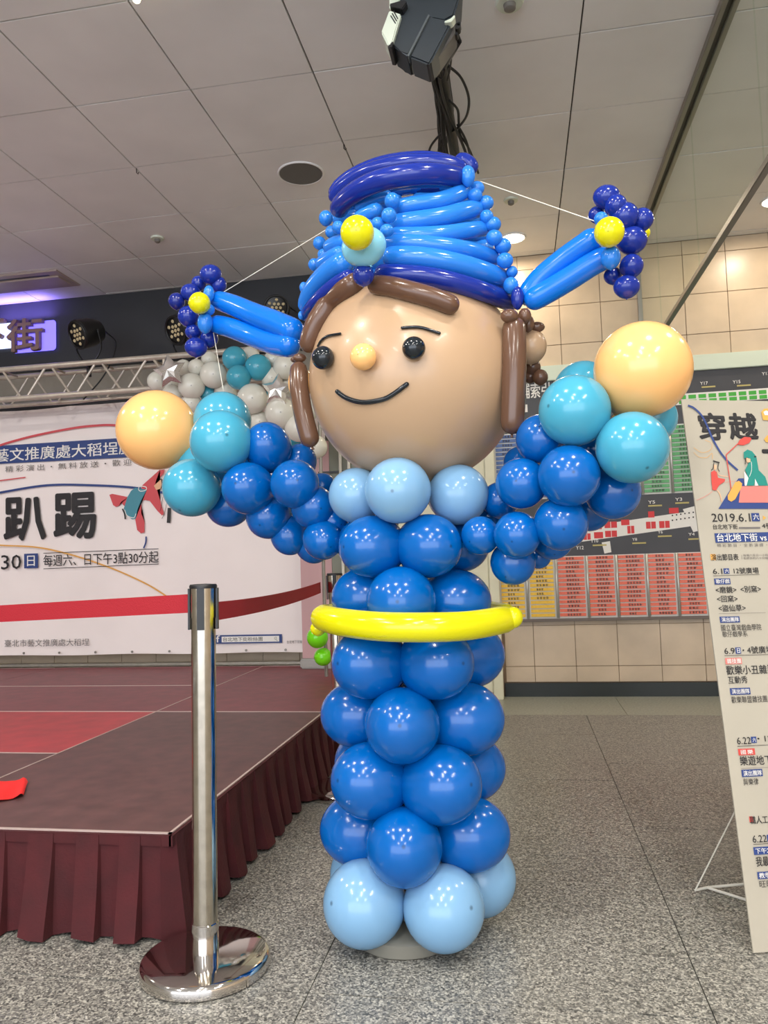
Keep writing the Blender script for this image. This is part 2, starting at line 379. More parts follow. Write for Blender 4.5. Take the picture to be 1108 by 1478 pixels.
sprinkler(.057, 3.034, 'round white detector at the top edge of the photo, right of the black floodlight')
sprinkler(.044, 4.781, 'small white ceiling detector to the right of the hat, above the lit downlight', .8)
sprinkler(-2.318, 4.77, 'small white ceiling detector above the left flower wing', .8)
EMW = mat('lamp_glow', (255, 240, 220), .5, emit=(255, 240, 215), estr=14)
def downlight(x, y, label, p):
    t = thing('recessed_downlight', label, 'ceiling light', (x, y, CEIL), 'recessed ceiling downlights')
    obj('trim_ring', tube(bmesh.new(), [(x+.085*math.cos(a), y+.085*math.sin(a), CEIL-.003) for a in [2*math.pi*k/32 for k in range(33)]], .008, 8, False), CEILP, t, True)
    obj('lamp_lens', disc(bmesh.new(), (x, y), .077, CEIL-.006, CEIL+.001), EMW, t)
    area('downlight_lamp', (x, y, CEIL-.02), .12, .12, p, (255, 236, 208), 'DISK')
downlight(.052, 5.37, 'lit round downlight between the hat and the right wing', 5)
downlight(1.72, 5.2, 'lit round downlight behind the glass screen, cut by the right edge', 5)
vt = thing('air_vent', 'rectangular air diffuser in the ceiling at the left edge above the lit sign', 'vent', (-3.8, 5.25, CEIL))
obj('frame', bx(-4.5, -3.28, 5.10, 5.42, CEIL-.012, CEIL, bev=.003), mat('vent_paint', (176, 160, 152), .5), vt)
obj('slot', bx(-4.5, -3.38, 5.155, 5.175, CEIL-.0135, CEIL-.006), BLK, vt)
obj('blade', bx(-4.48, -3.32, 5.185, 5.35, CEIL-.024, CEIL-.011, bev=.003), _m['vent_paint'], vt)
hb = thing('hanging_bulb', 'small lit bulb hanging at the top left edge of the photo', 'ceiling light', atY(197, -6, 2.6))
p = atY(197, -4, 2.6)
obj('bulb', tube(bmesh.new(), [p+Vector((0, 0, -.022)), p+Vector((0, 0, -.016)), p, p+Vector((0, 0, .02)), p+Vector((0, 0, .04))], [.006, .013, .017, .012, .007], 16), mat('bulb_glow', (255, 250, 220), .4, emit=(255, 246, 200), estr=3), hb, True)
obj('cord', tube(bmesh.new(), [p+Vector((0, 0, .035)), (p.x, p.y, CEIL)], .003, 6), BLKC, hb)
area('bulb_light', p+Vector((.35, -.15, .12)), .4, .4, 12, (255, 250, 244), 'DISK', (math.pi, 0, 0))
for (u, v, nm) in ((197, 243, 'small wire hook in a ceiling joint, upper left'), (496, 208, 'small wire hook in a ceiling joint left of the black pipe')):
    q = atZ(u, v, CEIL); bm = tube(bmesh.new(), [q, q+Vector((0, 0, -.025)), q+Vector((.008, 0, -.034)), q+Vector((.012, 0, -.024))], .0025, 6)
    tag(obj('ceiling_hook', bm, BLK), nm, 'hook')
# illuminated sign ------------------------------------------------------------
sg = thing('shop_sign', 'brown cut-out characters over a glowing violet panel on the dark fascia', 'sign', (-3.9, 5.68, 2.95))
GLOW = mat('violet_backlight', (120, 110, 255), .5, emit=(112, 100, 255), estr=1.15); GLOWW = mat('white_backlight', (200, 210, 255), .5, emit=(186, 200, 255), estr=1.2)
sc_ = Card((0, 5.675, 0), (1, 0, 0), (0, 0, 1), sg)
def rrect(card, x0, y0, x1, y1, r):
    out = []
    for cx_, cy_, a0 in ((x1-r, y0+r, -90), (x1-r, y1-r, 0), (x0+r, y1-r, 90), (x0+r, y0+r, 180)):
        out += [(cx_+r*math.cos(math.radians(a0+a)), cy_+r*math.sin(math.radians(a0+a))) for a in range(0, 91, 15)]
    return out
x0, y0 = sc_.loc(20, 511); x1, y1 = sc_.loc(82, 463)
sc_.poly('backlight_panel', rrect(sc_, x0, y0, x1, y1+.005, .03), GLOW, .012, px=False, label='violet glowing panel')
xa, ya = sc_.loc(-40, 508); xb, yb = sc_.loc(20, 466)
sc_.poly('backlight_panel', rrect(sc_, xa-.3, ya, xb, yb, .02), GLOWW, .010, px=False, label='white glowing panel')
SB = mat('sign_letter_tan', (142, 112, 104), .5)
sc_.text('街', 18, 509, 68.5, 464, SB, .03, .055, name='character', ext=.02); sc_.text('下', -32, 509, 13, 466, SB, .03, .055, name='character', ext=.02)
area('sign_glow', (-3.95, 5.6, 3.12), .5, .06, 1.6, (140, 120, 255), rot=(math.radians(155), 0, 0))
# truss -----------------------------------------------------------------------
tr = thing('lighting_truss', 'aluminium lattice truss spanning above the stage backdrop', 'truss', (-3.6, 5.2, 2.29))
TY0, TY1, TZ0, TZ1, TXR = 5.12, 5.34, 2.295, 2.52, -1.2
for y in (TY0, TY1):
    for z in (TZ0, TZ1): obj('chord', tube(bmesh.new(), [(-5.6, y, z), (TXR-.35, y, z)], .021 if y == TY0 else .016, 14), ALU, tr, 'auto')
x = -5.54; k = 0
while x < -2.3:
    for y, rr in ((TY0, .0095), (TY1, .008)):
        dx = .0 if y == TY0 else .11
        obj('brace', tube(bmesh.new(), [(x+dx, y, TZ0), (x+.16+dx, y, TZ1)], rr, 8), ALU, tr, 'auto')
        obj('brace', tube(bmesh.new(), [(x+.20+dx, y, TZ1), (x+.36+dx, y, TZ0)], rr, 8), ALU, tr, 'auto')
    obj('strut', tube(bmesh.new(), [(x+.18, TY0, TZ1), (x+.18, TY1, TZ1)], .008, 8), ALU, tr, 'auto')
    x += .40
obj('end_post', tube(bmesh.new(), [(-2.45, TY0, TZ0), (-2.45, TY0, TZ1)], .012, 10), ALU, tr, 'auto')
# par lights on the truss
LEDM = mat('led_lens', (206, 190, 150), .2)
def par(u, v, s, Y, label, yaw):
    c = atY(u, v, Y); t = thing('stage_light', label, 'stage light', c, 'par lights clamped on the truss')
    R = Matrix.Rotation(math.radians(yaw), 4, 'Z') @ Matrix.Rotation(math.radians(22), 4, 'X')
    T = Matrix.Translation(c) @ R @ Matrix.Scale(s, 4)
    def tr_(bm): bmesh.ops.transform(bm, matrix=T, verts=bm.verts[:]); return bm
    obj('housing', tr_(tube(bmesh.new(), [(0, -.10, 0), (0, -.095, 0), (0, .02, 0), (0, .09, 0), (0, .11, 0)], [.108, .115, .108, .085, .04], 28)), BLK, t, 'auto')
    obj('front_rim', tr_(tube(bmesh.new(), [(.105*math.cos(a), -.103, .105*math.sin(a)) for a in [2*math.pi*i/28 for i in range(29)]], .010, 8, False)), BLK, t, True)
    for (a, b_) in [(0, 0)]+[(1, i) for i in range(6)]+[(2, i) for i in range(6)]:
        rr = (0, .036, .07)[a]; an = 2*math.pi*b_/6+(.5 if a == 2 else 0)
        obj('led_lens', tr_(tube(bmesh.new(), [(rr*math.cos(an), -.103, rr*math.sin(an)), (rr*math.cos(an), -.109, rr*math.sin(an))], [.014, .010], 10)), LEDM, t)
    bot = c+Vector((.0, .0, -.26*s))
    obj('yoke', tube(bmesh.new(), catmull([T @ Vector((-.125, 0, 0)), c+Vector((-.10, 0, -.14))*s, bot, c+Vector((.10, .0, -.14))*s, T @ Vector((.125, 0, 0))], 6), .008*s, 8), BLK, t, True)
    obj('clamp', tube(bmesh.new(), [bot, bot+Vector((0, 0, -.09*s))], .018*s, 10), BLK, t, True)
    obj('power_cable', tube(bmesh.new(), catmull([c+Vector((.1, .08, .02))*s, c+Vector((.2, .05, -.08))*s, c+Vector((.19, 0, -.24))*s, c+Vector((.10, 0, -.38))*s, c+Vector((-.06, .02, -.52))*s], 6), .006, 6), BLKC, t, True)
par(128, 480, .95, 5.18, 'black led par light with yellow lenses, leftmost on the truss beside the sign', -28)
par(268, 474, .95, 5.18, 'black led par light on the truss, mostly behind the left flower wing', -28)
par(398, 443, .8, 5.3, 'black par light against the dark fascia behind the left wing, nearest the head', 20)
bm = bmesh.new()
for k in range(3): tube(bm, catmull([(-4.2, TY0+.1+.02*k, 2.25), (-3.6, TY0+.12, 2.235+.008*k), (-3.0, TY0+.08, 2.245-.006*k), (-2.5, TY0+.1, 2.25)], 6), .006, 6)
tag(obj('cable_run', bm, BLKC, smooth=True), 'thin black cables laid along the bottom of the truss', 'cable')
# ================================================================== STAGE
SZ, SX, SY0, SY1 = .28, -.972, 2.025, 5.374
stg = thing('stage', 'low stage with dark red boards and pleated maroon skirt', 'stage', (-2.5, 3.6, 0))
def board(x0, x1, y0, y1, m, label=None):
    g = .0025; obj('stage_board', bx(x0+g, x1-g, y0+g, y1-g, SZ-.03, SZ+random.uniform(-.0008, .0008), bev=.001), m, stg, label=label)
ym, SXL = 3.707, -1.843
board(SXL, SX, SY0, ym, ST1); board(SXL, SX, ym, SY1, ST3)
ly = [SY0, 2.86, 3.707, 4.526, SY1]
for j, mm in enumerate((ST1, ST2, ST3, ST3)):
    board(SXL-1.64, SXL, ly[j], ly[j+1], mm, 'bright red board' if j == 1 else None); board(SXL-3.28, SXL-1.64, ly[j], ly[j+1], mm if j != 1 else ST2)
def bar(x0, x1, y0, y1, wz=.001):
    obj('edge_trim', bx(x0, x1, y0, y1, SZ-.02, SZ+.0015), EDGE, stg)
bar(SX-.002, SX+.006, SY0-.006, SY1); bar(SXL-3.28, SX+.006, SY0-.006, SY0+.003); bar(SXL-3.28, SX, SY1-.002, SY1+.006)
for y in ly[1:-1]: bar(SXL-3.28, SXL-.0 if y != 3.707 else SX, y-.0045, y+.0045)
bar(SXL-.003, SXL+.003, SY0, SY1)
obj('frame', bx(-5.0, SX-.03, SY0+.03, SY1-.03, .02, SZ-.032), BLK, stg)
# pleated skirt: path along the front then down the right side; box pleats flaring to the floor
def skirt(total, P, seed):
    rnd = random.Random(seed); bm = bmesh.new(); nz = 9; s = 0; cols = []
    while s < total:                                                   # box pleats: a proud flap, then the cloth behind it
        wd = rnd.uniform(.115, .15); fl = rnd.uniform(.55, 1.15); sh = rnd.uniform(-.006, .006)
        for ds, d, f in ((0, -.002, .1), (.02, .011, .9), (.28, .014, 1), (.54, .011, .9), (.56, -.002, .15), (.75, -.004, 0), (.98, -.002, .05)):
            cols.append((min(total, s+ds*wd), d, f*fl, sh))
        s += wd
    prev = None
    for (s_, d, f, sh) in cols:
        col = []
        for i in range(nz):
            t = i/(nz-1); z = SZ-.004-t*(SZ-.014)
            dd = .008+d*(.5+.5*t)+.006*t+f*.034*t**1.5+.003*math.sin(s_*23+t*3)*t
            q0, nn = P(min(total, max(0, s_+sh*t))); q = q0+nn*dd
            col.append(bm.verts.new((q.x, q.y, z+(.005*math.sin(s_*40) if i == nz-1 else 0))))
        if prev:
            for i in range(nz-1): bm.faces.new((prev[i], col[i], col[i+1], prev[i+1]))
        prev = col
    return bm
LF = 3.6; LS = SY1-SY0
def edge_path(s):                                                      # along the front, round the corner, down the right side
    cr = .03; x1, y1 = SX+.006, SY0-.006
    if s < LF-cr: return Vector((x1-LF+s, y1, 0)), Vector((0, -1, 0))
    if s > LF+cr: return Vector((x1, y1+(s-LF), 0)), Vector((1, 0, 0))
    a = (s-LF+cr)/(2*cr)*math.pi/2; n_ = Vector((math.sin(a), -math.cos(a), 0))
    return Vector((x1-cr+cr*math.sin(a), y1+cr-cr*math.cos(a), 0)), n_
obj('skirt', skirt(LF+LS, edge_path, 5), SKIRT, stg, 'auto')
obj('skirt_band', bx(-4.5, SX+.012, SY0-.018, SY0-.006, SZ-.03, SZ-.002), SKIRT, stg); obj('skirt_band', bx(SX+.006, SX+.016, SY0-.018, SY1, SZ-.03, SZ-.002), SKIRT, stg)
# red cloth lying on the stage
bm = bmesh.new(); rows = []
c0, c1_, c2, c3 = atZ(-30, 1128, SZ), atZ(48, 1131, SZ), atZ(42, 1150, SZ), atZ(-30, 1164, SZ)
for j in range(11):
    t = j/10; r_ = []
    for i in range(13):
        s_ = i/12; p = c0.lerp(c1_, s_).lerp(c3.lerp(c2, s_), t)
        e = max(0, (s_-.72)/.28); z = SZ+.004+.004*math.sin(s_*7+t*2)**2+.016*math.sin(math.pi*min(1, e))*(1-t*.6)
        r_.append(bm.verts.new((p.x-.02*e*e, p.y, z)))
    rows.append(r_)
for a, b_ in zip(rows, rows[1:]):
    for i in range(12): bm.faces.new((a[i], a[i+1], b_[i+1], b_[i]))
tag(obj('red_cloth', bm, REDC, smooth=True), 'bright red cloth with a folded end lying on the stage', 'cloth')
# backdrop banner --------------------------------------------------------------
BY = 5.46; bd = thing('backdrop_banner', 'wide pale vinyl banner with Chinese lettering behind the stage', 'banner', (-3, BY, .37))
bm = bmesh.new(); nx, nz = 60, 24; G = []
for j in range(nz+1):
    z = .365+(2.30-.365)*j/nz; r_ = []
    for i in range(nx+1):
        x = -5.4+(5.4-1.365)*i/nx; t = max(0, 1-j/5); 
        r_.append(bm.verts.new((x, BY+.010+.008*t*math.sin(x*5.1)+.004*math.sin(x*2+z*3), z+.004*t*math.sin(x*6))))
    G.append(r_)
for a, b_ in zip(G, G[1:]):
    for i in range(nx): bm.faces.new((a[i], a[i+1], b_[i+1], b_[i]))
obj('vinyl_sheet', bm, VINYL, bd, True)
B = Card((0, BY-.004, 0), (1, 0, 0), (0, 0, 1), bd)
for k in range(14):
    x = -5.3+.3*k; obj('grommet', tube(bmesh.new(), [(x, BY-.003, .385), (x, BY-.008, .385)], .009, 10), ALUD, bd)
B.line('printed_line', [(-30, 656), (0, 643), (26, 635), (54, 628), (97, 619.5), (130, 615), (169, 614), (230, 622), (300, 640)], .017, I_RED)
B.poly('title_strip', [(-40, 646), (171, 632.5), (260, 627), (262, 653), (188, 660), (-40, 671.5)], I_NAV, .002, label='navy printed strip')
B.text('藝文推廣處大稻埕戲苑', -7, 660.5, 217, 641.5, I_WHT, .014)
B.text('精彩演出・無料放送・歡迎', 8, 676.8, 190, 667.6, I_GRY, 0, sp=1.5)
B.line('printed_line', [(-20, 697), (0, 693.8), (37, 689)], .009, I_RED)
B.line('printed_line', [(-40, 718), (0, 711), (68, 700.5), (135, 700.5), (194, 704), (235, 711), (300, 722)], .017, I_NAV)
B.text('趴', 7, 779, 65, 719, I_BLK, .045); B.text('踢', 79, 776, 137.5, 713, I_BLK, .045)
B.line('printed_line', [(-60, 783), (0, 787), (54, 790), (104, 801), (158, 819), (203, 838.6), (235, 857), (290, 895)], .011, I_ORG)
B.text('30', 2, 821.5, 31, 801, I_BLK, .008); B.rect('day_square', 35, 820, 55, 799, I_NAV); B.text('日', 39.5, 817, 50.5, 802, I_WHT, .01)
B.text('每週六、日下午3點30分起', 63, 815, 229, 798, I_BLK, .008)
B.line('printed_rule', [(63, 798.5), (229, 792)], .005, I_BLK); B.line('printed_rule', [(63, 821), (229, 814)], .005, I_BLK)
B.text('、臺北市藝文推廣處大稻埕', -4, 933, 129, 922.5, I_GRY, .0)
B.rect('search_box', 309.5, 928.5, 407, 916, I_NAV); B.rect('search_field', 320, 926.5, 403, 918.2, I_WHT, .003)
B.text('f', 312, 927, 317.5, 917.2, I_WHT, .02); B.text('台北地下街粉絲團', 322, 925.4, 379, 919.4, I_BLK, .0)
B.line('search_icon', [(396, 920.5), (398.6, 919.5), (399, 922), (396.8, 922.8), (396, 920.5)], .003, I_GRY); B.line('search_icon', [(398.2, 922.6), (400.5, 925.4)], .004, I_GRY)
B.text('台北地下街粉絲', 414, 928.5, 440, 924, I_GRY, .0)
k = .1354
def cz(pts): return [(150+x*k, 660+y*k) for x, y in pts]
B.poly('acrobat_sleeve', cz([(410, 300), (600, 130), (650, 135), (640, 170), (550, 270), (560, 320), (575, 360), (600, 460), (640, 600), (620, 620), (570, 570), (490, 465), (440, 455), (400, 460), (380, 400)]), I_RED, .0035)
B.poly('acrobat_leg', cz([(60, 400), (90, 390), (260, 425), (250, 490), (225, 525), (180, 480), (165, 515), (130, 530), (100, 510)]), I_RED, .0035)
B.poly('acrobat_leg', cz([(385, 470), (400, 500), (400, 600), (435, 690), (433, 800), (395, 810), (355, 775), (335, 660), (350, 560)]), I_RED, .0037)
B.poly('acrobat_tunic', cz([(335, 325), (460, 345), (400, 460), (360, 560), (340, 655), (300, 660), (235, 610), (215, 545), (250, 430), (290, 360)]), I_TEAL, .0045)
B.line('acrobat_collar', cz([(370, 345), (385, 310), (450, 318), (450, 350), (395, 362), (370, 345)]), .006, I_WHT, .0055)
B.line('acrobat_collar', cz([(225, 560), (250, 620), (320, 645), (345, 600)]), .005, I_WHT, .0055)
B.poly('acrobat_face', cz([(535, 305), (610, 235), (622, 330), (560, 350)]), I_SKN, .0045)
B.line('acrobat_hair', cz([(600, 240), (615, 235), (622, 290), (610, 335)]), .007, I_BLK, .005)
B.line('acrobat_foot', cz([(200, 550), (222, 600), (230, 660)]), .012, I_BLK, .0045); B.line('acrobat_foot', cz([(452, 845), (448, 910), (425, 970)]), .012, I_NAV, .0045)
B.line('acrobat_sash', cz([(700, 540), (695, 620), (690, 700)]), .028, I_BLK, .0045); B.line('acrobat_sash', cz([(632, 420), (615, 520), (600, 575)]), .003, I_BLK, .005); B.line('acrobat_sash', cz([(670, 490), (650, 590), (620, 655)]), .003, I_BLK, .005)
# metal ledge behind stage
tag(obj('wall_ledge', bx(-5.2, -1.4, 5.60, 5.66, .26, .28), ALU), 'thin metal ledge along the wall foot behind the stage', 'ledge')
# pink and grey banner stand seen between arm and head
ps = thing('banner_stand', 'narrow pink and grey roll-up stand glimpsed between left arm and chin', 'banner', (-1.2, 5.23, SZ))
obj('foot_case', bx(-1.52, -1.0, 5.20, 5.30, SZ+.001, SZ+.07, bev=.01), ALUD, ps)
obj('pink_sheet', bx(-1.51, -1.285, 5.24, 5.244, SZ+.07, 1.86), mat('pink_print', (190, 150, 150), .5), ps)
obj('grey_sheet', bx(-1.282, -1.02, 5.24, 5.244, SZ+.07, 1.86), mat('grey_print', (120, 122, 108), .5), ps)
obj('cross_bar', bx(-1.36, -1.07, 5.22, 5.235, 1.63, 1.643), BLK, ps)
for x in (-1.2, -1.14): obj('pole', tube(bmesh.new(), [(x, 5.222, SZ+.05), (x, 5.222, 1.9)], .011, 8), WROD, ps)
# ================================================================== STANCHIONS
def lathe(bm, c, prof, n=48, ax=(0, 0, 1)):
    return tube(bm, [Vector(c)+Vector(ax)*z for r, z in prof], [r for r, z in prof], n)
def stanchion(c, label, lean=0):
    t = thing('queue_stanchion', label, 'stanchion', c, 'chrome queue stanchions'); x, y = c[0], c[1]
    obj('base', lathe(bmesh.new(), (x, y, 0), [(.155, 0), (.160, .004), (.161, .022), (.157, .030), (.148, .034), (.09, .040), (.034, .044)]), CHROME, t, 'auto')
    A = Vector((x, y, .042)); Z = Vector((lean, 0, 1)).normalized()
    obj('post', lathe(bmesh.new(), A, [(.031, 0), (.031, .878)], 40, Z), STEEL, t, 'auto')
    obj('post_collar', lathe(bmesh.new(), A, [(.0335, 0), (.0335, .07), (.0315, .072)], 40, Z), CHROME, t, 'auto')
    obj('cassette', lathe(bmesh.new(), A+Z*.83, [(.0325, 0), (.0325, .078)], 40, Z), STEEL, t, 'auto')
    obj('cap', lathe(bmesh.new(), A+Z*.905, [(.035, 0), (.0355, .006), (.033, .010), (.02, .011)], 40, Z), BLK, t, 'auto')
    for a in (0, 90, 180, 270):
        a = math.radians(a+12); d = Vector((math.cos(a), math.sin(a), 0)); q = A+Z*.80+d*.033
        bm = bmesh.new(); s = Vector((-d.y, d.x, 0))
        vs = [bm.verts.new(q+s*i*.009+d*j+Z*kz) for kz in (0, .105) for j in (0, .005) for i in (-1, 1)]
        for f in ((0, 1, 3, 2), (4, 6, 7, 5), (0, 4, 5, 1), (2, 3, 7, 6), (0, 2, 6, 4), (1, 5, 7, 3)): bm.faces.new([vs[i] for i in f])
        obj('belt_slot', bm, BLK, t)
    return t
S1 = (-.817, 1.892, 0); S2 = (-.80, 3.345, 0)
t1 = stanchion(S1, 'near chrome stanchion standing in front of the stage corner', .012)
t2 = stanchion(S2, 'far chrome stanchion half hidden behind the balloon body', -.01)
def belt(P0, P1, sag, parent, w=.048):
    bm = bmesh.new(); prev = None; N = 24
    for i in range(N+1):
        t = i/N; p = Vector(P0).lerp(Vector(P1), t); z = p.z-sag*4*t*(1-t)
        a, b_ = bm.verts.new((p.x, p.y, z-w/2)), bm.verts.new((p.x, p.y, z+w/2))
        if prev: bm.faces.new((prev[0], a, b_, prev[1]))
        prev = (a, b_)
    o = obj('belt', bm, REDB, parent, False, label='red webbing belt'); md = o.modifiers.new('s', 'SOLIDIFY'); md.thickness = .0015
    return o
p1 = atY(475, 847.5, 3.345); belt((-.79, 1.925, .885), (-.875, 3.345, p1.z), .012, t1)
pl = atY(-60, 889, 2.05); belt((-.848, 1.892, atY(275, 871, 1.892).z), (pl.x, pl.y, pl.z), .0, t1)
pl2 = Vector((-2.6, 2.2, .87)); 
# ================================================================== DIRECTORY BOARD
db = thing('directory_board', 'large wall directory with coloured name strips and black map panels', 'directory', (.8, 5.7, .54))
BF = WALL-.035
obj('back_panel', bx(-.16, 2.25, BF, WALL, .55, 2.30), mat('board_charcoal', (58, 58, 62), .45, var=.04), db)
obj('top_frame', bx(-.17, 2.26, BF-.025, WALL, 2.275, 2.385, bev=.004), mat('frame_pale_green', (205, 216, 198), .35), db)
obj('bottom_frame', bx(-.17, 2.26, BF-.02, WALL, .535, .555, bev=.003), mat('frame_brown', (110, 98, 90), .5), db)
obj('side_frame', bx(-.17, -.155, BF-.02, WALL, .555, 2.275), _m['frame_pale_green'], db); obj('side_frame', bx(2.245, 2.26, BF-.02, WALL, .555, 2.275), _m['frame_pale_green'], db)
obj('lower_rack', bx(-.15, 2.24, BF-.004, BF+.002, .556, .998), mat('rack_grey', (212, 210, 204), .4), db)
obj('upper_rack', bx(-.15, 2.24, BF-.004, BF+.002, 1.416, 1.905), _m['rack_grey'], db)
C_ = {'y': (236, 190, 40), 'o': (226, 108, 78), 'g': (78, 160, 90), 'b': (54, 88, 150)}
CM = {k_: mat('strip_'+k_, v_, .35, var=.06, vscale=9) for k_, v_ in C_.items()}
strip_me = {}
bmT = bmesh.new()                                                      # printed shop names, too small to read
def strips(x0, x1, z0, z1, n, ck, blanks=0):
    h = (z1-z0)/n
    for j in range(n):
        if (ck, 'm') not in strip_me:
            me_bm = bx(0, 1, -.010, 0, .15, .85); me = D.meshes.new('name_strip'); me_bm.to_mesh(me); me_bm.free(); me.materials.append(CM[ck]); strip_me[(ck, 'm')] = me
        link('name_strip', strip_me[(ck, 'm')], None, db, Matrix.Translation((x0, BF-.004, z0+j*h)) @ Matrix.Diagonal((x1-x0, 1, h, 1)))
        if j < blanks: continue
        y = BF-.0145; za = z0+j*h
        L = random.uniform(.3, .6)*(x1-x0); xs_ = x0+(x1-x0)*random.uniform(.28, .34) if ck != 'y' else x0+.045
        nn = max(3, int(L/.018))
        for q in range(nn):
            a = xs_+q*L/nn
            if a+L/nn > x1: break
            for zz in (.28, .46, .64): box(bmT, a, a+L/nn*random.uniform(.55, .85), y, y+.0008, za+h*zz, za+h*(zz+random.uniform(.08, .13)))
            box(bmT, a+.004, a+.007, y-.0002, y+.0008, za+h*.26, za+h*.74)
cols = [(-.137, .026), (.068, .235), (.270, .451), (.480, .655), (.687, .861), (.890, 1.063), (1.094, 1.262), (1.30, 1.47), (1.51, 1.68), (1.71, 1.88), (1.92, 2.09)]
for i, (a, b_) in enumerate(cols[:9]):
    strips(a, b_, .566, .996, 14, 'y' if i < 2 else 'o', blanks=(4 if i == 1 else 0))
    obj('rack_post', tube(bmesh.new(), [(b_+.021, BF-.012, .56), (b_+.021, BF-.012, .997)], .010, 8), mat('post_metal', (190, 192, 186), .3, metal=.5), db, True)
for i, (a, b_) in enumerate(cols[:9]):
    strips(a, b_, 1.424, 1.90, 15, 'b' if i < 3 else 'g')
    obj('rack_post', tube(bmesh.new(), [(b_+.021, BF-.012, 1.42), (b_+.021, BF-.012, 1.905)], .010, 8), _m['post_metal'], db, True)
o = obj('strip_print', bmT, I_BLK, db); o['kind'] = 'stuff'
W_ = Card((0, BF-.001, 0), (1, 0, 0), (0, 0, 1), db)
W_.text('店鋪索引', 735, 575, 793, 553.5, I_WHT, .02)
W_.poly('map_corridor', [(790, 768), (1050, 730), (1050, 752), (790, 789)], I_WHT, .002, label='white map corridor')
W_.poly('map_corridor', [(868, 783), (880, 781), (882, 797), (872, 799)], I_WHT, .0016)
W_.poly('map_corridor', [(985, 735), (1015, 727), (1018, 764), (1000, 768)], I_WHT, .0024)
mred = ink('map_red', (214, 58, 62)); mgrn = ink('map_green', (74, 176, 66)); myel = ink('map_label', (190, 176, 110))
for (a, b_, c, d) in ((826, 763, 840, 752), (856, 764, 868, 755), (872, 762, 890, 753), (896, 758, 908, 750), (935, 747, 944, 738), (965, 741, 979, 733), (810, 782, 828, 772), (842, 779, 852, 770), (857, 777, 870, 768), (873, 775, 890, 766), (905, 770, 915, 759), (932, 763, 946, 753), (951, 762, 966, 752), (834, 778, 840, 771)):
    W_.rect('map_block', a, b_, c, d, mred, .003)
for (a, b_, c) in ((833, 764, 752), (862, 765, 755), (881, 763, 753), (819, 783, 772), (847, 780, 770), (882, 776, 766), (910, 771, 759), (939, 764, 753), (959, 763, 752)):
    W_.rect('map_lane', a-.4, b_, a+.4, c, I_WHT, .0035)
for k_ in range(9):
    W_.rect('map_block', 969+k_*6, 752-k_*.9, 971+k_*6, 750-k_*.9, I_BLK, .003); W_.rect('map_block', 969+k_*6, 745-k_*.9, 971+k_*6, 743-k_*.9, I_BLK, .003)
for s_, a, b_, c, d in (('Y10', 852, 783, 863, 778.5), ('Y8', 912, 780.5, 919, 776.5), ('Y6', 949, 770, 956, 766), ('Y4', 993, 773, 1002, 769), ('Y12', 831, 793, 842, 788), ('Y5', 935, 727, 945, 722.5), ('Y3', 974, 723, 984, 718.5), ('Y17', 1010, 555.5, 1021, 551), ('Y15', 1057, 553.5, 1068, 549), ('Y13', 1099, 541.5, 1110, 537)):
    W_.text(s_, a, b_, c, d, I_WHT, .02, .003)
for (a, b_) in ((912, 785), (949, 775), (993, 779), (935, 731), (974, 727), (855, 788), (1012, 559.5), (1063, 557.5)):
    W_.rect('map_caption', a, b_, a+20, b_-2.2, myel, .003)
W_.poly('map_corridor', [(930, 572), (1108, 560), (1200, 553), (1200, 569), (1108, 576), (930, 588)], I_WHT, .002)
for i in range(13):
    u = 935+i*14.5; v = 577-i*.95
    W_.rect('map_block', u, v+2.2, u+11, v-3.4, mgrn, .003); W_.rect('map_block', u+1, v+9, u+12, v+3.6, mgrn, .003)
W_.rect('info_button', 756, 595, 761, 584, I_WHT, .003)
# ================================================================== X-STAND POSTER
PB = Vector((.529, 2.102, .004)); PT = atY(983, 577, 2.35)
a = math.radians(17); ex = Vector((math.cos(a), math.sin(a), 0)); ey = (PT-PB); PH = ey.length; ey.normalize(); ex = (ex-ey*ex.dot(ey)).normalized()
po = thing('poster_stand', 'tall cream event poster on a white x-frame stand at the right edge', 'poster', (PB.x+.28, PB.y+.1, 0))
Pp = Card(PB, ex, ey, po)
bm = bmesh.new(); PW = .62
vs = [bm.verts.new(Pp.w(x, y, o_)) for o_ in (0, -.004) for x, y in ((0, 0), (PW, 0), (PW, PH), (0, PH))]
for f in ((0, 1, 2, 3), (7, 6, 5, 4), (0, 4, 5, 1), (1, 5, 6, 2), (2, 6, 7, 3), (3, 7, 4, 0)): bm.faces.new([vs[i] for i in f])
obj('poster_sheet', bm, PAPER, po)
f1 = Vector((.468, 2.458, .006)); hub = Vector((.72, 2.36, .55)); 
jn = atZ(1020, 1281, .006)
obj('support_rod', tube(bmesh.new(), [f1, hub], .0022, 6), WROD, po); obj('support_rod', tube(bmesh.new(), [f1, jn, atZ(1083, 1275, .02)], .004, 8), WROD, po)
obj('support_rod', tube(bmesh.new(), [jn, atZ(1090, 1303, .012)], .004, 8), WROD, po)
obj('support_rod', tube(bmesh.new(), [hub, Pp.w(.03, PH-.03, -.01)], .004, 8), WROD, po); obj('support_rod', tube(bmesh.new(), [hub, Pp.w(PW-.03, PH-.03, -.01)], .004, 8), WROD, po)
obj('support_rod', tube(bmesh.new(), [hub, Pp.w(.03, .02, -.01)], .004, 8), WROD, po); obj('support_rod', tube(bmesh.new(), [hub, Pp.w(PW-.03, .02, -.01)], .004, 8), WROD, po)
obj('hub', tube(bmesh.new(), [hub-Vector((0, .02, 0)), hub+Vector((0, .02, 0))], .018, 12), BLK, po)
P = Pp
kk = .1354
def q2(pts): return [(1000+x*kk, 560+y*kk) for x, y in pts]
P.line('printed_curve', q2([(-60, 190), (0, 215), (80, 290), (140, 400), (200, 540), (280, 680), (360, 780), (470, 880)]), .006, I_NAV, .003)
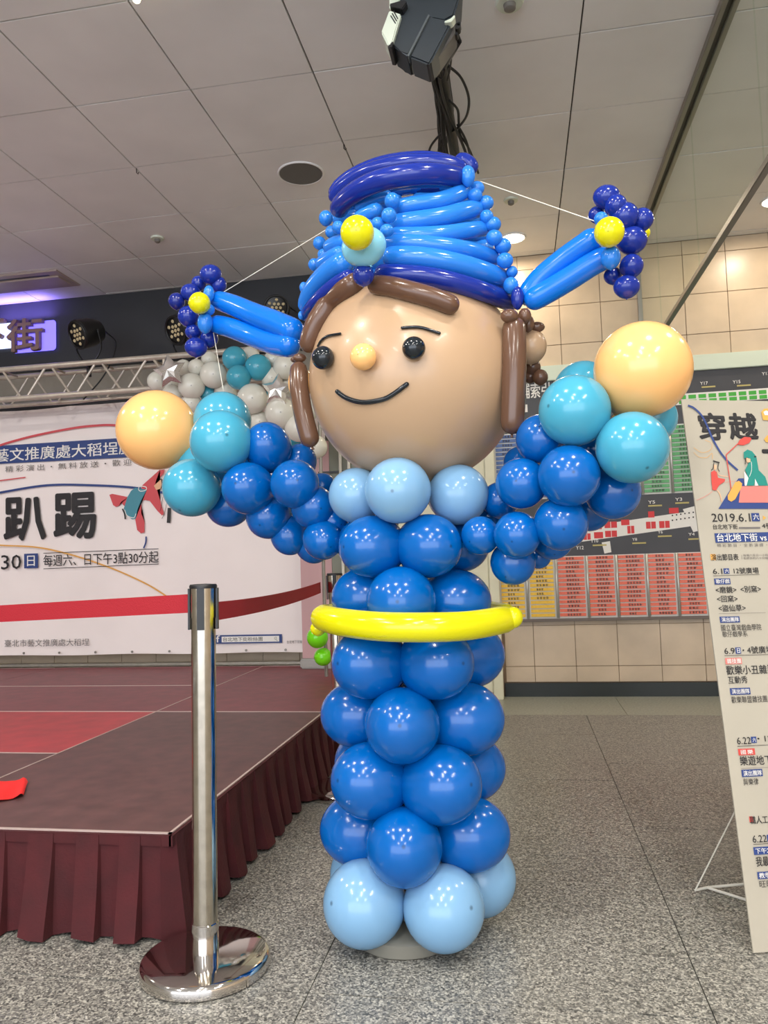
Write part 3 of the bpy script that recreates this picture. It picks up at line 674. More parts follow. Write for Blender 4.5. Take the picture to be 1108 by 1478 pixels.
P.text('穿', 1008, 634.5, 1045.5, 597, I_BLK, .045, .002); P.text('越', 1052, 634, 1091, 597.5, I_BLK, .045, .002)
P.poly('lamp_shade', q2([(465, 600), (490, 555), (540, 525), (600, 530), (615, 550), (590, 590), (530, 615), (490, 612)]), I_LRD, .0035)
P.line('lamp_arm', q2([(480, 590), (345, 715)]), .0028, I_LRD, .0034); P.line('lamp_arm', q2([(345, 715), (400, 1090)]), .0028, I_LRD, .0034)
P.poly('stage_base', q2([(265, 1290), (370, 1120), (480, 965), (535, 965), (545, 1050), (900, 1050), (900, 1290)]), I_NAV, .002)
P.poly('book_cover', q2([(500, 1050), (900, 1045), (900, 1225), (480, 1225)]), I_PNK, .003)
P.poly('scroll', q2([(360, 1150), (440, 1010), (480, 992), (515, 1020), (510, 1060), (440, 1190), (400, 1215), (365, 1195)]), I_ORG, .0035)
P.poly('robe', q2([(530, 690), (570, 660), (620, 680), (665, 735), (690, 880), (760, 950), (790, 1045), (690, 1045), (655, 980), (640, 1045), (560, 1045), (580, 960), (545, 880), (590, 790), (570, 740), (535, 760)]), I_GRN, .004)
P.poly('robe_lining', q2([(535, 890), (580, 965), (560, 1045), (540, 1045)]), I_WHT, .0045); P.poly('robe_lining', q2([(650, 970), (685, 1045), (650, 1045)]), I_WHT, .0045)
P.poly('face', q2([(555, 750), (600, 760), (600, 795), (565, 800)]), I_SKN, .0048); P.line('beard', q2([(550, 750), (545, 820)]), .002, I_BLK, .005)
P.line('robe_fold', q2([(610, 790), (612, 880), (590, 950)]), .0012, I_WHT, .005); P.poly('hat_brim', q2([(640, 730), (665, 730), (660, 745), (640, 745)]), I_BLK, .0045)
P.poly('dancer_dress', q2([(185, 900), (220, 880), (245, 900), (260, 960), (335, 975), (330, 1000), (270, 1040), (240, 1095), (200, 1090), (190, 1000)]), I_LRD, .003)
P.poly('dancer_head', q2([(215, 820), (245, 825), (240, 870), (220, 875)]), I_SKN, .003)
P.line('dancer_hair', q2([(205, 780), (235, 790), (275, 800)]), .004, I_BLK, .0035); P.line('dancer_hair', q2([(265, 800), (258, 860), (275, 895)]), .002, I_BLK, .0035); P.line('dancer_hair', q2([(215, 800), (205, 860), (185, 880)]), .002, I_BLK, .0035)
P.line('dancer_arm', q2([(250, 880), (270, 930), (370, 950)]), .0018, I_SKN, .0035); P.line('dancer_leg', q2([(250, 1090), (280, 1140), (300, 1215)]), .0025, I_SKN, .0035)
P.line('dancer_leg', q2([(330, 1010), (450, 995)]), .001, I_PNK, .0035); P.line('ribbon', q2([(200, 1105), (120, 1160), (30, 1200)]), .0012, I_PNK, .0035)
P.line('ribbon', q2([(0, 640), (80, 690), (150, 680), (195, 640), (185, 590), (120, 560)]), .0011, I_ORG, .0035); P.line('ribbon', q2([(0, 690), (60, 740), (140, 745), (195, 700), (200, 760)]), .0011, I_ORG, .0035)
P.poly('drum', q2([(720, 260), (750, 225), (820, 220), (820, 350), (740, 345)]), I_ORG, .003); P.poly('drum_head', q2([(740, 260), (770, 245), (800, 260), (790, 295), (755, 295)]), I_WHT, .004)
P.poly('fan', q2([(750, 550), (780, 510), (830, 500), (830, 590), (770, 580)]), I_ORG, .003)
P.text('下', 1103, 690, 1140, 650, I_BLK, .045, .002)
kk3 = .1218
def r3(x0, y0, x1, y1): return (1010+x0*kk3, 720+y0*kk3, 1010+x1*kk3, 720+y1*kk3)
P.text('2019.6.1', *r3(135, 272, 590, 175), I_BLK, .012, .002); P.rect('day_square', *r3(606, 268, 700, 170), I_NAV, .002); P.text('六', *r3(620, 252, 685, 186), I_WHT, .01)
P.poly('arrow', [(1010+x*kk3, 720+y*kk3) for x, y in ((740, 200), (780, 226), (740, 252))], I_ORG, .002)
P.text('台北地下街', *r3(148, 362, 440, 302), I_BLK, .012, .002); P.text('4號', *r3(728, 352, 860, 288), I_BLK, .012, .002)
P.rect('small_print', *r3(455, 355, 710, 335), I_GRY, .0015)
P.poly('title_strip', [(1010+x*kk3, 720+y*kk3) for x, y in ((165, 410), (1100, 390), (1100, 494), (182, 523))], I_NAV, .002)
P.text('台北地下街 vs 臺北', *r3(190, 506, 1000, 412), I_WHT, .015)
P.text('精彩節目・全新演繹・', *r3(198, 570, 790, 530), I_GRY, 0, .002, sp=1.5)
P.rect('orange_mark', *r3(122, 728, 185, 655), I_ORG, .0015)
P.text('演出節目表', *r3(130, 730, 450, 655), I_BLK, .02, .002)
P.line('printed_rule', [(1010+485*kk3, 720+665*kk3), (1010+490*kk3, 720+720*kk3)], .0008, I_GRY)
P.text('每場六至日一小時', *r3(505, 684, 800, 655), I_GRY, 0, .002); P.text('各節目約六十分鐘', *r3(508, 718, 800, 690), I_GRY, 0, .002)
P.text('6.1', *r3(148, 892, 258, 828), I_BLK, .006, .002); P.rect('day_square', *r3(275, 888, 342, 825), I_NAV, .002); P.text('六', *r3(285, 880, 332, 835), I_WHT, .01)
P.text('12號廣場', *r3(395, 888, 690, 815), I_BLK, .012, .002); P.line('printed_rule', [(1010+150*kk3, 720+915*kk3), (1010+697*kk3, 720+897*kk3)], .0012, I_BLK)
P.rect('tag_box', *r3(165, 1015, 355, 945), I_NAV, .002); P.text('歌仔戲', *r3(178, 1005, 340, 955), I_WHT, .006)
P.text('<磨鏡>', *r3(182, 1118, 425, 1040), I_BLK, .016, .002); P.text('<別窯>', *r3(475, 1110, 715, 1030), I_BLK, .016, .002)
P.text('<回窯>', *r3(197, 1224, 440, 1146), I_BLK, .016, .002); P.text('<盜仙草>', *r3(215, 1335, 535, 1255), I_BLK, .016, .002)
P.line('printed_rule', [(1010+215*kk3, 720+1362*kk3), (1010+770*kk3, 720+1350*kk3)], .0008, I_GRY)
P.rect('tag_box', *r3(230, 1468, 465, 1395), I_NAV, .002); P.text('演出團隊', *r3(245, 1458, 450, 1405), I_WHT, .006)
k8 = .3516
def r8(x0, y0, x1, y1): return (960+x0*k8, 880+y0*k8, 960+x1*k8, 880+y1*k8)
P.text('國立臺灣戲曲學院', *r8(227, 86, 392, 60), I_BLK, .0, .002); P.text('歌仔戲學系', *r8(232, 112, 335, 88), I_BLK, .0, .002)
P.text('6.9', *r8(240, 182, 283, 157), I_BLK, .006, .002); P.rect('day_square', *r8(286, 181, 308, 155), I_NAV, .002); P.text('日', *r8(291, 178, 303, 159), I_WHT, .01)
P.text('・4號廣場', *r8(315, 180, 440, 150), I_BLK, .012, .002); P.line('printed_rule', [(960+240*k8, 880+189*k8), (960+440*k8, 880+184*k8)], .0012, I_BLK)
P.rect('tag_box', *r8(244, 224, 312, 198), I_PNK, .002); P.text('雜技團', *r8(250, 221, 306, 201), I_WHT, .006)
P.text('歡樂小丑雜耍', *r8(248, 265, 448, 228), I_BLK, .016, .002); P.text('互動秀', *r8(256, 303, 335, 273), I_BLK, .012, .002)
P.rect('tag_box', *r8(264, 349, 347, 321), I_NAV, .002); P.text('演出團隊', *r8(269, 345, 342, 325), I_WHT, .006)
P.text('歡樂聯盟雜技團', *r8(269, 382, 416, 354), I_BLK, .0, .002)
P.text('6.22', *r8(292, 552, 349, 523), I_BLK, .006, .002); P.rect('day_square', *r8(350, 547, 372, 521), I_NAV, .002); P.text('六', *r8(354, 543, 368, 526), I_WHT, .01)
P.text('・12號', *r8(376, 543, 470, 512), I_BLK, .012, .002); P.line('printed_rule', [(960+293*k8, 880+561*k8), (960+460*k8, 880+553*k8)], .0012, I_BLK)
P.rect('tag_box', *r8(297, 597, 366, 570), I_LRD, .002); P.text('國樂', *r8(306, 593, 356, 574), I_WHT, .006, sp=1.3)
P.text('樂遊地下街', *r8(304, 637, 470, 598), I_BLK, .016, .002); P.line('printed_rule', [(960+308*k8, 880+652*k8), (960+460*k8, 880+645*k8)], .0008, I_GRY)
P.rect('tag_box', *r8(311, 685, 397, 655), I_NAV, .002); P.text('演出團隊', *r8(316, 681, 392, 659), I_WHT, .006)
P.text('與樂律', *r8(318, 720, 380, 692), I_BLK, .0, .002)
P.rect('orange_mark', *r8(343, 872, 358, 848), I_LRD, .0015); P.text('職人工坊', *r8(345, 878, 445, 845), I_BLK, .016, .002)
P.text('6.22', *r8(356, 955, 414, 925), I_BLK, .006, .002); P.rect('day_square', *r8(415, 951, 438, 923), I_NAV, .002)
P.line('printed_rule', [(960+358*k8, 880+963*k8), (960+460*k8, 880+957*k8)], .0012, I_BLK)
P.rect('tag_box', *r8(360, 1004, 450, 972), I_NAV, .002); P.text('下午2點', *r8(366, 999, 446, 976), I_WHT, .006)
P.text('我最愛', *r8(370, 1052, 450, 1012), I_BLK, .016, .002)
P.rect('tag_box', *r8(376, 1104, 450, 1074), I_NAV, .002); P.text('教學', *r8(381, 1100, 428, 1078), I_WHT, .006); P.text('旺旺', *r8(384, 1138, 440, 1112), I_BLK, .0, .002)
# ================================================================== GARLAND BEHIND
gd = thing('balloon_garland', 'garland of white and teal balloons with silver stars behind the stage end', 'balloons', (-1.6, 5.0, .3))
k = .2346
for (x, y, r, m_, Y) in ((270,130,52,WHITE,5.0),(375,175,84,WHITE,4.98),(240,245,82,WHITE,4.96),(30,215,62,WHITE,5.05),(120,235,58,WHITE,5.1),(120,295,62,WHITE,5.0),(190,130,50,WHITE,5.1),(240,350,60,WHITE,5.0),(450,290,72,WHITE,5.08),(615,322,94,WHITE,4.92),(735,195,68,WHITE,5.0),(745,80,58,WHITE,5.04),(820,125,78,WHITE,4.98),(790,410,98,WHITE,4.92),(660,465,66,WHITE,5.0),(900,500,88,WHITE,4.94),(1000,620,76,WHITE,5.0),(940,390,80,WHITE,5.05),(860,250,70,WHITE,5.08),(560,400,70,WHITE,5.06),(420,380,70,WHITE,5.08),(505,75,76,TEAL2,4.96),(650,130,82,TEAL2,4.95),(530,190,76,TEAL2,4.9),(340,292,50,TEAL2,5.06),(712,320,46,TEAL2,5.05),(850,560,70,TEAL2,5.05),(600,60,60,WHITE,5.1),(350,80,50,WHITE,5.12)):
    Y -= .14; balloon('balloon', 220+x*k, 500+y*k, r*k, Y, m_, gd, knot=atY(220+x*k+3, 500+y*k+6, Y+.4), label='white balloon' if m_ is WHITE else 'teal balloon')
def star(u, v, rpx, Y, rot):
    c = atY(u, v, Y); r = rpx*dep(c)/FPX; bm = bmesh.new()
    pts = [(r*(1 if i % 2 == 0 else .56)*math.sin(math.radians(rot+i*36)), r*(1 if i % 2 == 0 else .56)*math.cos(math.radians(rot+i*36))) for i in range(10)]
    rim = [bm.verts.new((c.x+x, c.y, c.z+z)) for x, z in pts]; rings = {}
    for s in (-1, 1):
        mid = [bm.verts.new((c.x+x*.62, c.y+s*r*.24, c.z+z*.62)) for x, z in pts]; ctr = bm.verts.new((c.x, c.y+s*r*.36, c.z))
        for i in range(10):
            j = (i+1) % 10; bm.faces.new((rim[i], rim[j], mid[j], mid[i])); bm.faces.new((mid[i], mid[j], ctr))
    o = obj('star_balloon', bm, mat('silver_foil', (240, 236, 232), .22, metal=.8), gd, False, label='silver foil star')
star(245, 536, 26, 4.7, -8); star(400, 563, 25, 4.7, 6)
for (u, v, r, Y, lb) in ((458, 920, 15.5, 4.7, 'green balloon'), (466, 948, 13, 4.78, 'green balloon')):
    balloon('balloon', u, v, r, Y, GREEN, gd, knot=atY(475, 935, Y+.3), label=lb)
obj('pole', tube(bmesh.new(), [(atY(470, 940, 4.86).x, 4.86, SZ), (atY(470, 940, 4.86).x, 4.86, 2.2)], .012, 8), ALUD, gd)
# ================================================================== PIPE, FLOODLIGHT, CABLES
PXX = -.24
pp = thing('ceiling_pipe', 'black lighting pipe wrapped in cables under the ceiling above the hat', 'pipe', (PXX, 3.6, 3.1))
obj('pipe', tube(bmesh.new(), [(PXX, 2.3, 3.10), (PXX, 4.9, 3.10)], .026, 14), BLK, pp, 'auto')
for y in (2.5, 3.55, 4.6): obj('hanger', tube(bmesh.new(), [(PXX, y, 3.10), (PXX, y, CEIL)], .008, 8), BLK, pp, True)
for s in range(9):
    ph = s*.7; pts = []
    for i in range(50):
        y = 2.7+2.0*i/49; bulge = .012 if y < 3.5 else .012+.035*min(1, (y-3.5)/.4)
        a = ph+y*(2.2+.5*math.sin(s)); pts.append((PXX+(.026+bulge)*math.cos(a)+.008*math.sin(y*9+s), y, 3.095+(.026+bulge)*math.sin(a)-bulge*.4))
    obj('cable', tube(bmesh.new(), pts, .007, 6), BLKC, pp, True)
def loop(P_, r=.006): obj('cable', tube(bmesh.new(), catmull(P_, 8), r, 6), BLKC, pp, True)
Lp = lambda pts: [atZ(u, v, z) for u, v, z in pts]
loop(Lp([(645, 55, 3.0), (651, 70, 3.02), (650, 95, 3.05), (645, 118, 3.06)]), .004)
loop(Lp([(647, 95, 3.06), (665, 112, 3.05), (676, 140, 3.04), (674, 165, 3.04), (663, 182, 3.06), (652, 190, 3.08)]))
loop(Lp([(648, 145, 3.07), (660, 158, 3.07), (662, 178, 3.07), (664, 195, 3.06), (674, 210, 3.05), (684, 232, 3.04), (690, 250, 3.03)]))
loop(Lp([(660, 180, 3.07), (670, 198, 3.05), (676, 215, 3.04), (681, 240, 3.03)])); loop(Lp([(640, 190, 3.06), (628, 202, 3.05), (620, 215, 3.04), (617, 235, 3.03)])); loop(Lp([(642, 196, 3.06), (634, 210, 3.05), (632, 235, 3.04)]))
loop(Lp([(642, 95, 3.05), (640, 108, 3.04), (636, 113, 3.04), (630, 108, 3.04), (624, 95, 3.02)]), .004)
fl = thing('floodlight', 'tilted black floodlight with cream side housing hanging at the top centre', 'stage light', atY(605, 40, 2.62))
def prism(poly, Y0, Y1, m_, name, bev=.006, label=None):
    bm = bmesh.new(); A_ = [atY(u, v, Y0) for u, v in poly]; th = Vector((0, Y1-Y0, 0))
    a_ = [bm.verts.new(p) for p in A_]; b2 = [bm.verts.new(p+th) for p in A_]
    bm.faces.new(a_[::-1]); bm.faces.new(b2)
    for i in range(len(a_)): j = (i+1) % len(a_); bm.faces.new((a_[i], a_[j], b2[j], b2[i]))
    bmesh.ops.bevel(bm, geom=bm.edges[:], offset=bev, segments=2, affect='EDGES')
    return obj(name, bm, m_, fl, 'auto', label=label)
FB = mat('floodlight_black', (42, 50, 56), .38, var=.08)
kf = .2347
def fz(pts): return [(500+x*kf, y*kf) for x, y in pts]
prism(fz([(330, -160), (700, -160), (690, 0), (660, 95), (600, 130), (500, 88), (440, 215), (378, 345), (330, 312), (275, 275), (335, 90)]), 2.52, 2.64, FB, 'housing')
prism(fz([(505, 92), (600, 135), (655, 100), (640, 150), (515, 388), (500, 395), (384, 348)]), 2.50, 2.61, FB, 'lamp_door')
prism(fz([(372, 340), (382, 348), (512, 92), (502, 86)]), 2.49, 2.53, mat('floodlight_trim', (84, 90, 92), .35), 'hinge', .001)
prism(fz([(262, 60), (335, 85), (275, 288), (252, 278), (212, 196)]), 2.50, 2.60, CRM, 'side_housing', .004, label='cream side housing')
prism(fz([(262, -80), (330, -80), (325, 40), (262, 55)]), 2.56, 2.68, CRM, 'side_housing', .004)
prism(fz([(262, 20), (355, -5), (372, 12), (340, 60), (300, 40), (270, 45)]), 2.49, 2.55, BLK, 'bracket', .003)
for i in range(3): prism(fz([(268+i*9, 95-i*14), (273+i*9, 92-i*14), (303+i*7, 140-i*14), (298+i*7, 143-i*14)]), 2.497, 2.51, BLK, 'vent_slot', .0005)
prism(fz([(600, 128), (640, 118), (662, 88), (668, 100), (645, 132), (602, 138)]), 2.485, 2.52, CRM, 'trim_edge', .002)
prism(fz([(250, 288), (276, 292), (290, 262), (280, 250)]), 2.50, 2.60, BLK, 'corner_cap', .002)
prism(fz([(640, 150), (665, 130), (668, 200), (540, 390), (512, 392)]), 2.54, 2.62, mat('floodlight_grey', (92, 88, 84), .4), 'side_plate', .002)
for (x, y, s) in ((680, 160, 20), (675, 205, 10), (690, 145, 12)):
    u, v = fz([(x, y)])[0]; c = atY(u, v, 2.55); obj('lock_knob', tube(bmesh.new(), [c, c+Vector((.0, .03, 0))], s*kf*2.6/FPX, 12), BLK, fl, 'auto')
obj('yoke', tube(bmesh.new(), [atY(655, 40, 2.60), atY(663, 60, 2.62), atZ(640, 100, 3.08)], .008, 8), BLK, fl, True)
obj('yoke', tube(bmesh.new(), [atY(622, 92, 2.62), atY(628, 108, 2.75), (PXX, 3.0, 3.08)], .010, 8), mat('cable_blue_tape', (50, 66, 110), .5), fl, True, label='blue taped lead')
# ================================================================== THE BALLOON FIGURE
AX = atY(583, 1300, 2.11); ax0 = Vector((AX.x, 2.11, 0))
fig = thing('balloon_figure', 'giant smiling balloon figure in blue with tall winged hat and raised arms', 'balloon sculpture', (ax0.x, 2.11, 0))
obj('base_weight', lathe(bmesh.new(), ax0, [(.13, 0), (.135, .004), (.135, .035), (.125, .042)], 40), mat('grey_base', (120, 118, 108), .5), fig, 'auto')
obj('pole', tube(bmesh.new(), [ax0, (ax0.x+.005, 2.13, 1.3)], .012, 10), ALUD, fig)
def ctr(v): p = atY(585, v, 2.11); return Vector((p.x, 2.11, p.z))
def ring(name, v, m_, L):
    for (u, vv, r, Y) in L: balloon(name, u, vv, r, Y, m_, fig, knot=ctr(vv), deep=1.0 if m_ is LTBLUE else 1.14)
ring('hem_balloon', 1290, LTBLUE, [(526, 1303, 60, 2.01), (640, 1310, 59, 2.01), (690, 1266, 54, 2.2), (530, 1262, 54, 2.2)])
ring('body_balloon', 1200, BLUE, [(583, 1222, 56, 1.975), (512, 1197, 51, 2.11), (683, 1204, 53, 2.11), (590, 1185, 48, 2.25)])
ring('body_balloon', 1120, BLUE, [(530, 1126, 54.5, 2.01), (640, 1132, 57, 2.01), (682, 1108, 48, 2.2), (529, 1100, 48, 2.2)])
ring('body_balloon', 1040, BLUE, [(580, 1047, 55, 1.975), (509, 1031, 47, 2.11), (675, 1037, 53, 2.11), (585, 1020, 46, 2.25)])
ring('body_balloon', 950, BLUE, [(529, 957, 52, 2.01), (633, 957, 53, 2.01), (681, 945, 48, 2.2), (530, 945, 46, 2.2)])
ring('body_balloon', 868, BLUE, [(578, 868, 51, 1.98), (523, 863, 45, 2.11), (662, 868, 47, 2.11), (585, 860, 44, 2.24)])
ring('body_balloon', 788, BLUE, [(533, 789, 45.5, 2.02), (622, 788, 46.5, 2.02), (668, 788, 38, 2.18), (522, 785, 38, 2.18)])
ring('collar_balloon', 712, LTBLUE, [(574, 708, 48, 1.99), (514, 715, 40, 2.09), (661, 714, 44, 2.09), (585, 700, 42, 2.24)])
# belt
def B3(pts): return [atY(u, v, Y) for u, v, Y in pts]
KP = 2.0/FPX
sausage('belt_balloon', B3([(460, 890, 2.06), (490, 897.5, 1.955), (545, 904, 1.885), (616, 905.5, 1.87), (680, 902.5, 1.93), (738, 892, 2.06)]), 19.5*KP, YEL, fig, n=28)
sausage('belt_balloon', B3([(464, 886, 2.08), (480, 884, 2.26), (540, 880, 2.36), (620, 878, 2.37), (700, 880, 2.3), (735, 885, 2.12)]), 14*KP, YEL, fig)
balloon('belt_balloon', 741, 891, 13.5, 2.03, YEL, fig, ry=15); balloon('belt_balloon', 459, 907, 11.5, 2.08, YEL, fig, ry=10.5)
# arms ------------------------------------------------------------------
for (u, v, r, Y) in ((385.6,643,34.5,2.22),(356.5,704,38,2.17),(425.5,698,35.5,2.12),(433,665,25,2.3),(327,730,31,2.36),(387,746,33,2.24),(418,774,28,2.27),(453,732,32,2.17),(465,702,20,2.3),(467,780,29,2.16),(452,789,25,2.30),(400,720,32,2.4),(356,660,32,2.42),(480,752,24,2.2)):
    balloon('arm_balloon', u, v, r, Y, BLUE, fig, knot=atY(u*.5+410*.5, v*.5+725*.5, 2.3), deep=1.12)
for (u, v, r, Y) in ((319,637,45,2.16),(321,607,41.5,2.38),(277,704,42,2.24),(296,672,42,2.42)): balloon('cuff_balloon', u, v, r, Y, TEAL, fig, knot=atY(305, 655, 2.32))
balloon('hand_balloon', 227, 621, 57.5, 2.36, PEACH, fig, knot=atY(305, 655, 2.34), label='peach left-hand balloon')
for (u, v, r, Y) in ((780,634,36,2.0),(821,687,45,1.92),(752,698,37,1.98),(809,756,39,1.97),(746,772,34,1.98),(740,812,32.5,2.05),(722,722,27,2.12),(693,773,28,2.02),(884,710,40,2.04),(797,778,30,2.1),(777,803,18,2.16),(858,648,36,2.12),(750,668,24,2.15),(850,735,32,2.2),(705,745,22,2.2)):
    balloon('arm_balloon', u, v, r, Y, BLUE, fig, knot=atY(u*.5+790*.5, v*.5+720*.5, 2.15))
for (u, v, r, Y) in ((829,593,51.5,1.92),(912,646,52,1.90),(842,564,43,2.10),(939,604,37,2.10)): balloon('cuff_balloon', u, v, r, Y, TEAL, fig, knot=atY(880, 603, 2.0))
balloon('hand_balloon', 927, 534, 69, 1.96, PEACH, fig, knot=atY(885, 603, 1.99), label='peach right-hand balloon')
# head -------------------------------------------------------------------
HC = atY(598, 547, 2.16); HR = 154*dep(HC)/FPX*.985
bm = bmesh.new(); bmesh.ops.create_uvsphere(bm, u_segments=64, v_segments=40, radius=HR)
for v_ in bm.verts:
    if v_.co.z < 0: v_.co.z *= 1.01
bmesh.ops.translate(bm, vec=HC, verts=bm.verts[:])
head = obj('head_balloon', bm, SKIN, fig, True, label='large skin-coloured head balloon')
def onhead(u, v, off=0.0):
    d = ray(u, v).normalized(); oc = EYE-HC; R_ = HR+off; bq = oc.dot(d); cq = oc.dot(oc)-R_*R_; di = bq*bq-cq
    if di < 0:
        p = EYE+d*(-bq); return HC+(p-HC).normalized()*R_
    return EYE+d*(-bq-math.sqrt(di))
def facebit(name, u, v, r, m_, off):
    p = onhead(u, v, off); rr = r*dep(p)/FPX; d = (p-HC); q = d.to_track_quat('Z', 'Y').to_matrix().to_4x4()
    o = link(name, UB, m_, head, Matrix.Translation(p) @ q @ Matrix.Diagonal((rr, rr, rr*.92, 1)), own=True)
facebit('eye_balloon', 466, 516.5, 17, BLACK, .022); facebit('eye_balloon', 597, 502.5, 17, BLACK, .022); facebit('nose_balloon', 524, 515, 19.5, PEACH, .024)
def facetube(name, pts, r):
    C2 = catmull([Vector((u, v, 0)) for u, v in pts], 6)
    sausage(name, [onhead(c.x, c.y, .004) for c in C2], r, BLACK, head, n=12)
facetube('eyebrow_balloon', [(458, 501), (463, 492), (472.5, 485), (492, 481.3)], .0032)
facetube('eyebrow_balloon', [(578, 473.3), (596, 472), (611, 473.5), (636, 481.5)], .0038)
facetube('mouth_balloon', [(484.5, 563.5), (497, 573), (513, 579), (529, 580.5), (553.7, 576), (570, 567), (589.5, 552.5)], .0062)
# hair ---------------------------------------------------------------------
def hy(u, v, off): return onhead(u, v, off)
kh = 2.0/FPX
sausage('hair_balloon', [hy(u, v, .018) for u, v in ((533, 411), (560, 413), (590, 420), (625, 430), (662, 445))], 15*1.87/FPX, BROWN, fig, n=24)
sausage('hair_balloon', [hy(u, v, .014) for u, v in ((525, 404), (503, 416), (479, 434), (455, 457), (441, 478), (434.5, 507))], 20*2.0/FPX, BROWN, fig, n=24, r2=15*2.1/FPX)
hL = [atY(431, 524, 2.10), atY(432, 562, 2.07), atY(439, 604, 2.06), atY(450.5, 645, 2.06)]
sausage('hair_balloon', hL, 13.5*2.07/FPX, BROWN, fig, n=24, r2=14.5*2.07/FPX, nub=True)
balloon('hair_balloon', 432, 516.5, 10, 2.09, BROWN, fig, ry=6.5); balloon('hair_balloon', 424, 519, 5, 2.12, BROWN, fig, ry=4)
hR = [atY(741.5, 459, 2.02), atY(742, 510, 2.0), atY(741, 565, 2.0), atY(738.5, 627, 2.01)]
sausage('hair_balloon', hR, 17*2.0/FPX, BROWN, fig, n=24, nub=True)
for (u, v, r, ry, Y) in ((735, 456, 13, 10, 1.99), (757, 456, 9.5, 11, 2.03), (762, 467, 9, 12, 2.06), (775, 472, 11, 7.5, 2.1), (768, 530, 12, 12, 2.16), (779.5, 544.5, 11, 11.5, 2.14), (765, 544, 10, 9, 2.17)):
    balloon('hair_balloon', u, v, r, Y, BROWN, fig, ry=ry)
balloon('ear_balloon', 766, 500, 22.5, 2.12, SKIN, fig, ry=25); balloon('ear_balloon', 433, 553, 17.5, 2.3, PEACH, fig, ry=25)
# hat ------------------------------------------------------------------------
def hatY(u, v, back=False, k_=.97):
    t = min(1, max(0, (v-235)/200)); xl, xr = 488+(436-488)*t, 684+(746-684)*t
    if v < 300: pass
    xm, hw = (xl+xr)/2, (xr-xl)/2; q = max(0, 1-((u-xm)/hw)**2)**.5; R_ = hw*2.2/FPX*k_
    return 2.2+(R_*q if back else -R_*q)
def hat(pts, r, m_, r2=None, back=False, n=20, dy=0):
    P_ = [atY(u, v, hatY(u, v, back)+dy) for u, v in pts]; kk_ = dep(P_[len(P_)//2])/FPX
    return sausage('hat_balloon', P_, r*kk_, m_, fig, n=n, r2=None if r2 is None else r2*kk_)
hat([(541, 395), (580, 396), (620, 400), (660, 409), (700, 422), (741, 438)], 14, NAVY)
hat([(512, 397), (490, 408), (468, 424), (450, 442), (438, 458)], 12, NAVY, r2=8)
hat([(552, 371), (585, 371), (620, 374), (660, 382), (700, 394), (733, 408)], 15.5, HATB)
hat([(506, 376), (485, 386), (465, 402), (448, 423), (438, 448)], 17, HATB, r2=12)
hat([(548, 351), (590, 351), (630, 355), (670, 361), (718, 373)], 13, HATB)
hat([(498, 363), (480, 371), (460, 384)], 11, HATB)
hat([(560, 340), (600, 340), (640, 338), (675, 333), (702, 329)], 12, HATB)
hat([(507, 348), (490, 351), (471, 359)], 11.5, HATB)
hat([(563, 323), (600, 319), (640, 313), (670, 305), (694, 301)], 13.5, HATB)
hat([(552, 300), (535, 307), (512, 318)], 10.5, HATB); hat([(540, 322), (520, 331), (495, 338)], 9, HATB)
hat([(568, 302), (600, 295), (640, 289), (676, 273)], 12.5, HATB)
hat([(566, 282), (540, 288), (512, 300)], 9, HATB, dy=.03)
# back half of every tier
for i, (v, m_) in enumerate(((268, NAVY), (290, HATB), (312, HATB), (334, HATB), (356, HATB), (378, HATB), (400, HATB), (422, NAVY))):
    t = (v-235)/200; xl, xr = 488+(436-488)*t+14, 684+(746-684)*t-14; xm = (xl+xr)/2
    hat([(xl, v+4), (xl*.7+xm*.3, v), (xl*.3+xm*.7, v), (xm-6, v)], 12.5, m_, back=True, n=14); hat([(xr, v+4), (xr*.7+xm*.3, v), (xr*.3+xm*.7, v), (xm+6, v)], 12.5, m_, back=True, n=14)
hat([(516, 292), (545, 278), (585, 268), (630, 265), (668, 270)], 13, SKY, back=True)
hat([(520, 280), (560, 266), (600, 260), (640, 259), (668, 262)], 11, SKY, back=True, dy=-.1)
# top rolls
def top(pts, r, m_=NAVY, r2=None):
    P_ = [atY(u, v, Y) for u, v, Y in pts]; kk_ = 2.1/FPX; return sausage('hat_balloon', P_, r*kk_, m_, fig, n=24, r2=None if r2 is None else r2*kk_)
top([(486, 306, 2.12), (496, 291, 2.06), (518, 274, 2.0), (550, 260, 1.96), (590, 252.5, 1.95), (630, 251, 1.98), (668, 257, 2.06)], 14.5)
top([(482, 293, 2.2), (487, 278, 2.18), (508, 260, 2.15), (540, 245, 2.12), (580, 236, 2.1), (620, 234, 2.1), (658, 240, 2.12), (672, 249, 2.14)], 12)
top([(480, 286, 2.24), (487, 270, 2.24), (510, 252, 2.22), (545, 237, 2.2), (585, 229.5, 2.18), (625, 229, 2.18), (662, 238, 2.2)], 10.5)
top([(655, 231, 2.2), (672, 235, 2.2), (686, 249, 2.2)], 13)
for (u, v, r, ry, Y) in ((675,254,10.5,15,2.03),(688,272,11,10,2.08),(685,282,11,10,2.06),(701,293,11.5,10.5,2.08),(702,313,10,10,2.06),(711,324,12,11,2.07),(713,343,12,11,2.04),(725.5,355,12,11.5,2.06),(728.5,376,12,11,2.04),(738.5,392.5,8.5,8.5,2.06),(737,412,11,12,2.04),(470,315,10,11,2.16),(478,335,9,9,2.14),(461,351,9.5,9.5,2.14),(467,368,9,9,2.12),(453.5,382,9,9,2.14),(438,415,6,8,2.14),(434,455,4,6,2.12),
                         (561,311,11,11,1.90),(545,323,10,9.5,1.91),(558,332.5,10,9,1.89),(566,290,11.5,11.5,1.93),(488,328,9,9,2.0)):
    balloon('hat_balloon', u, v, r, Y, HATB, fig, ry=ry)
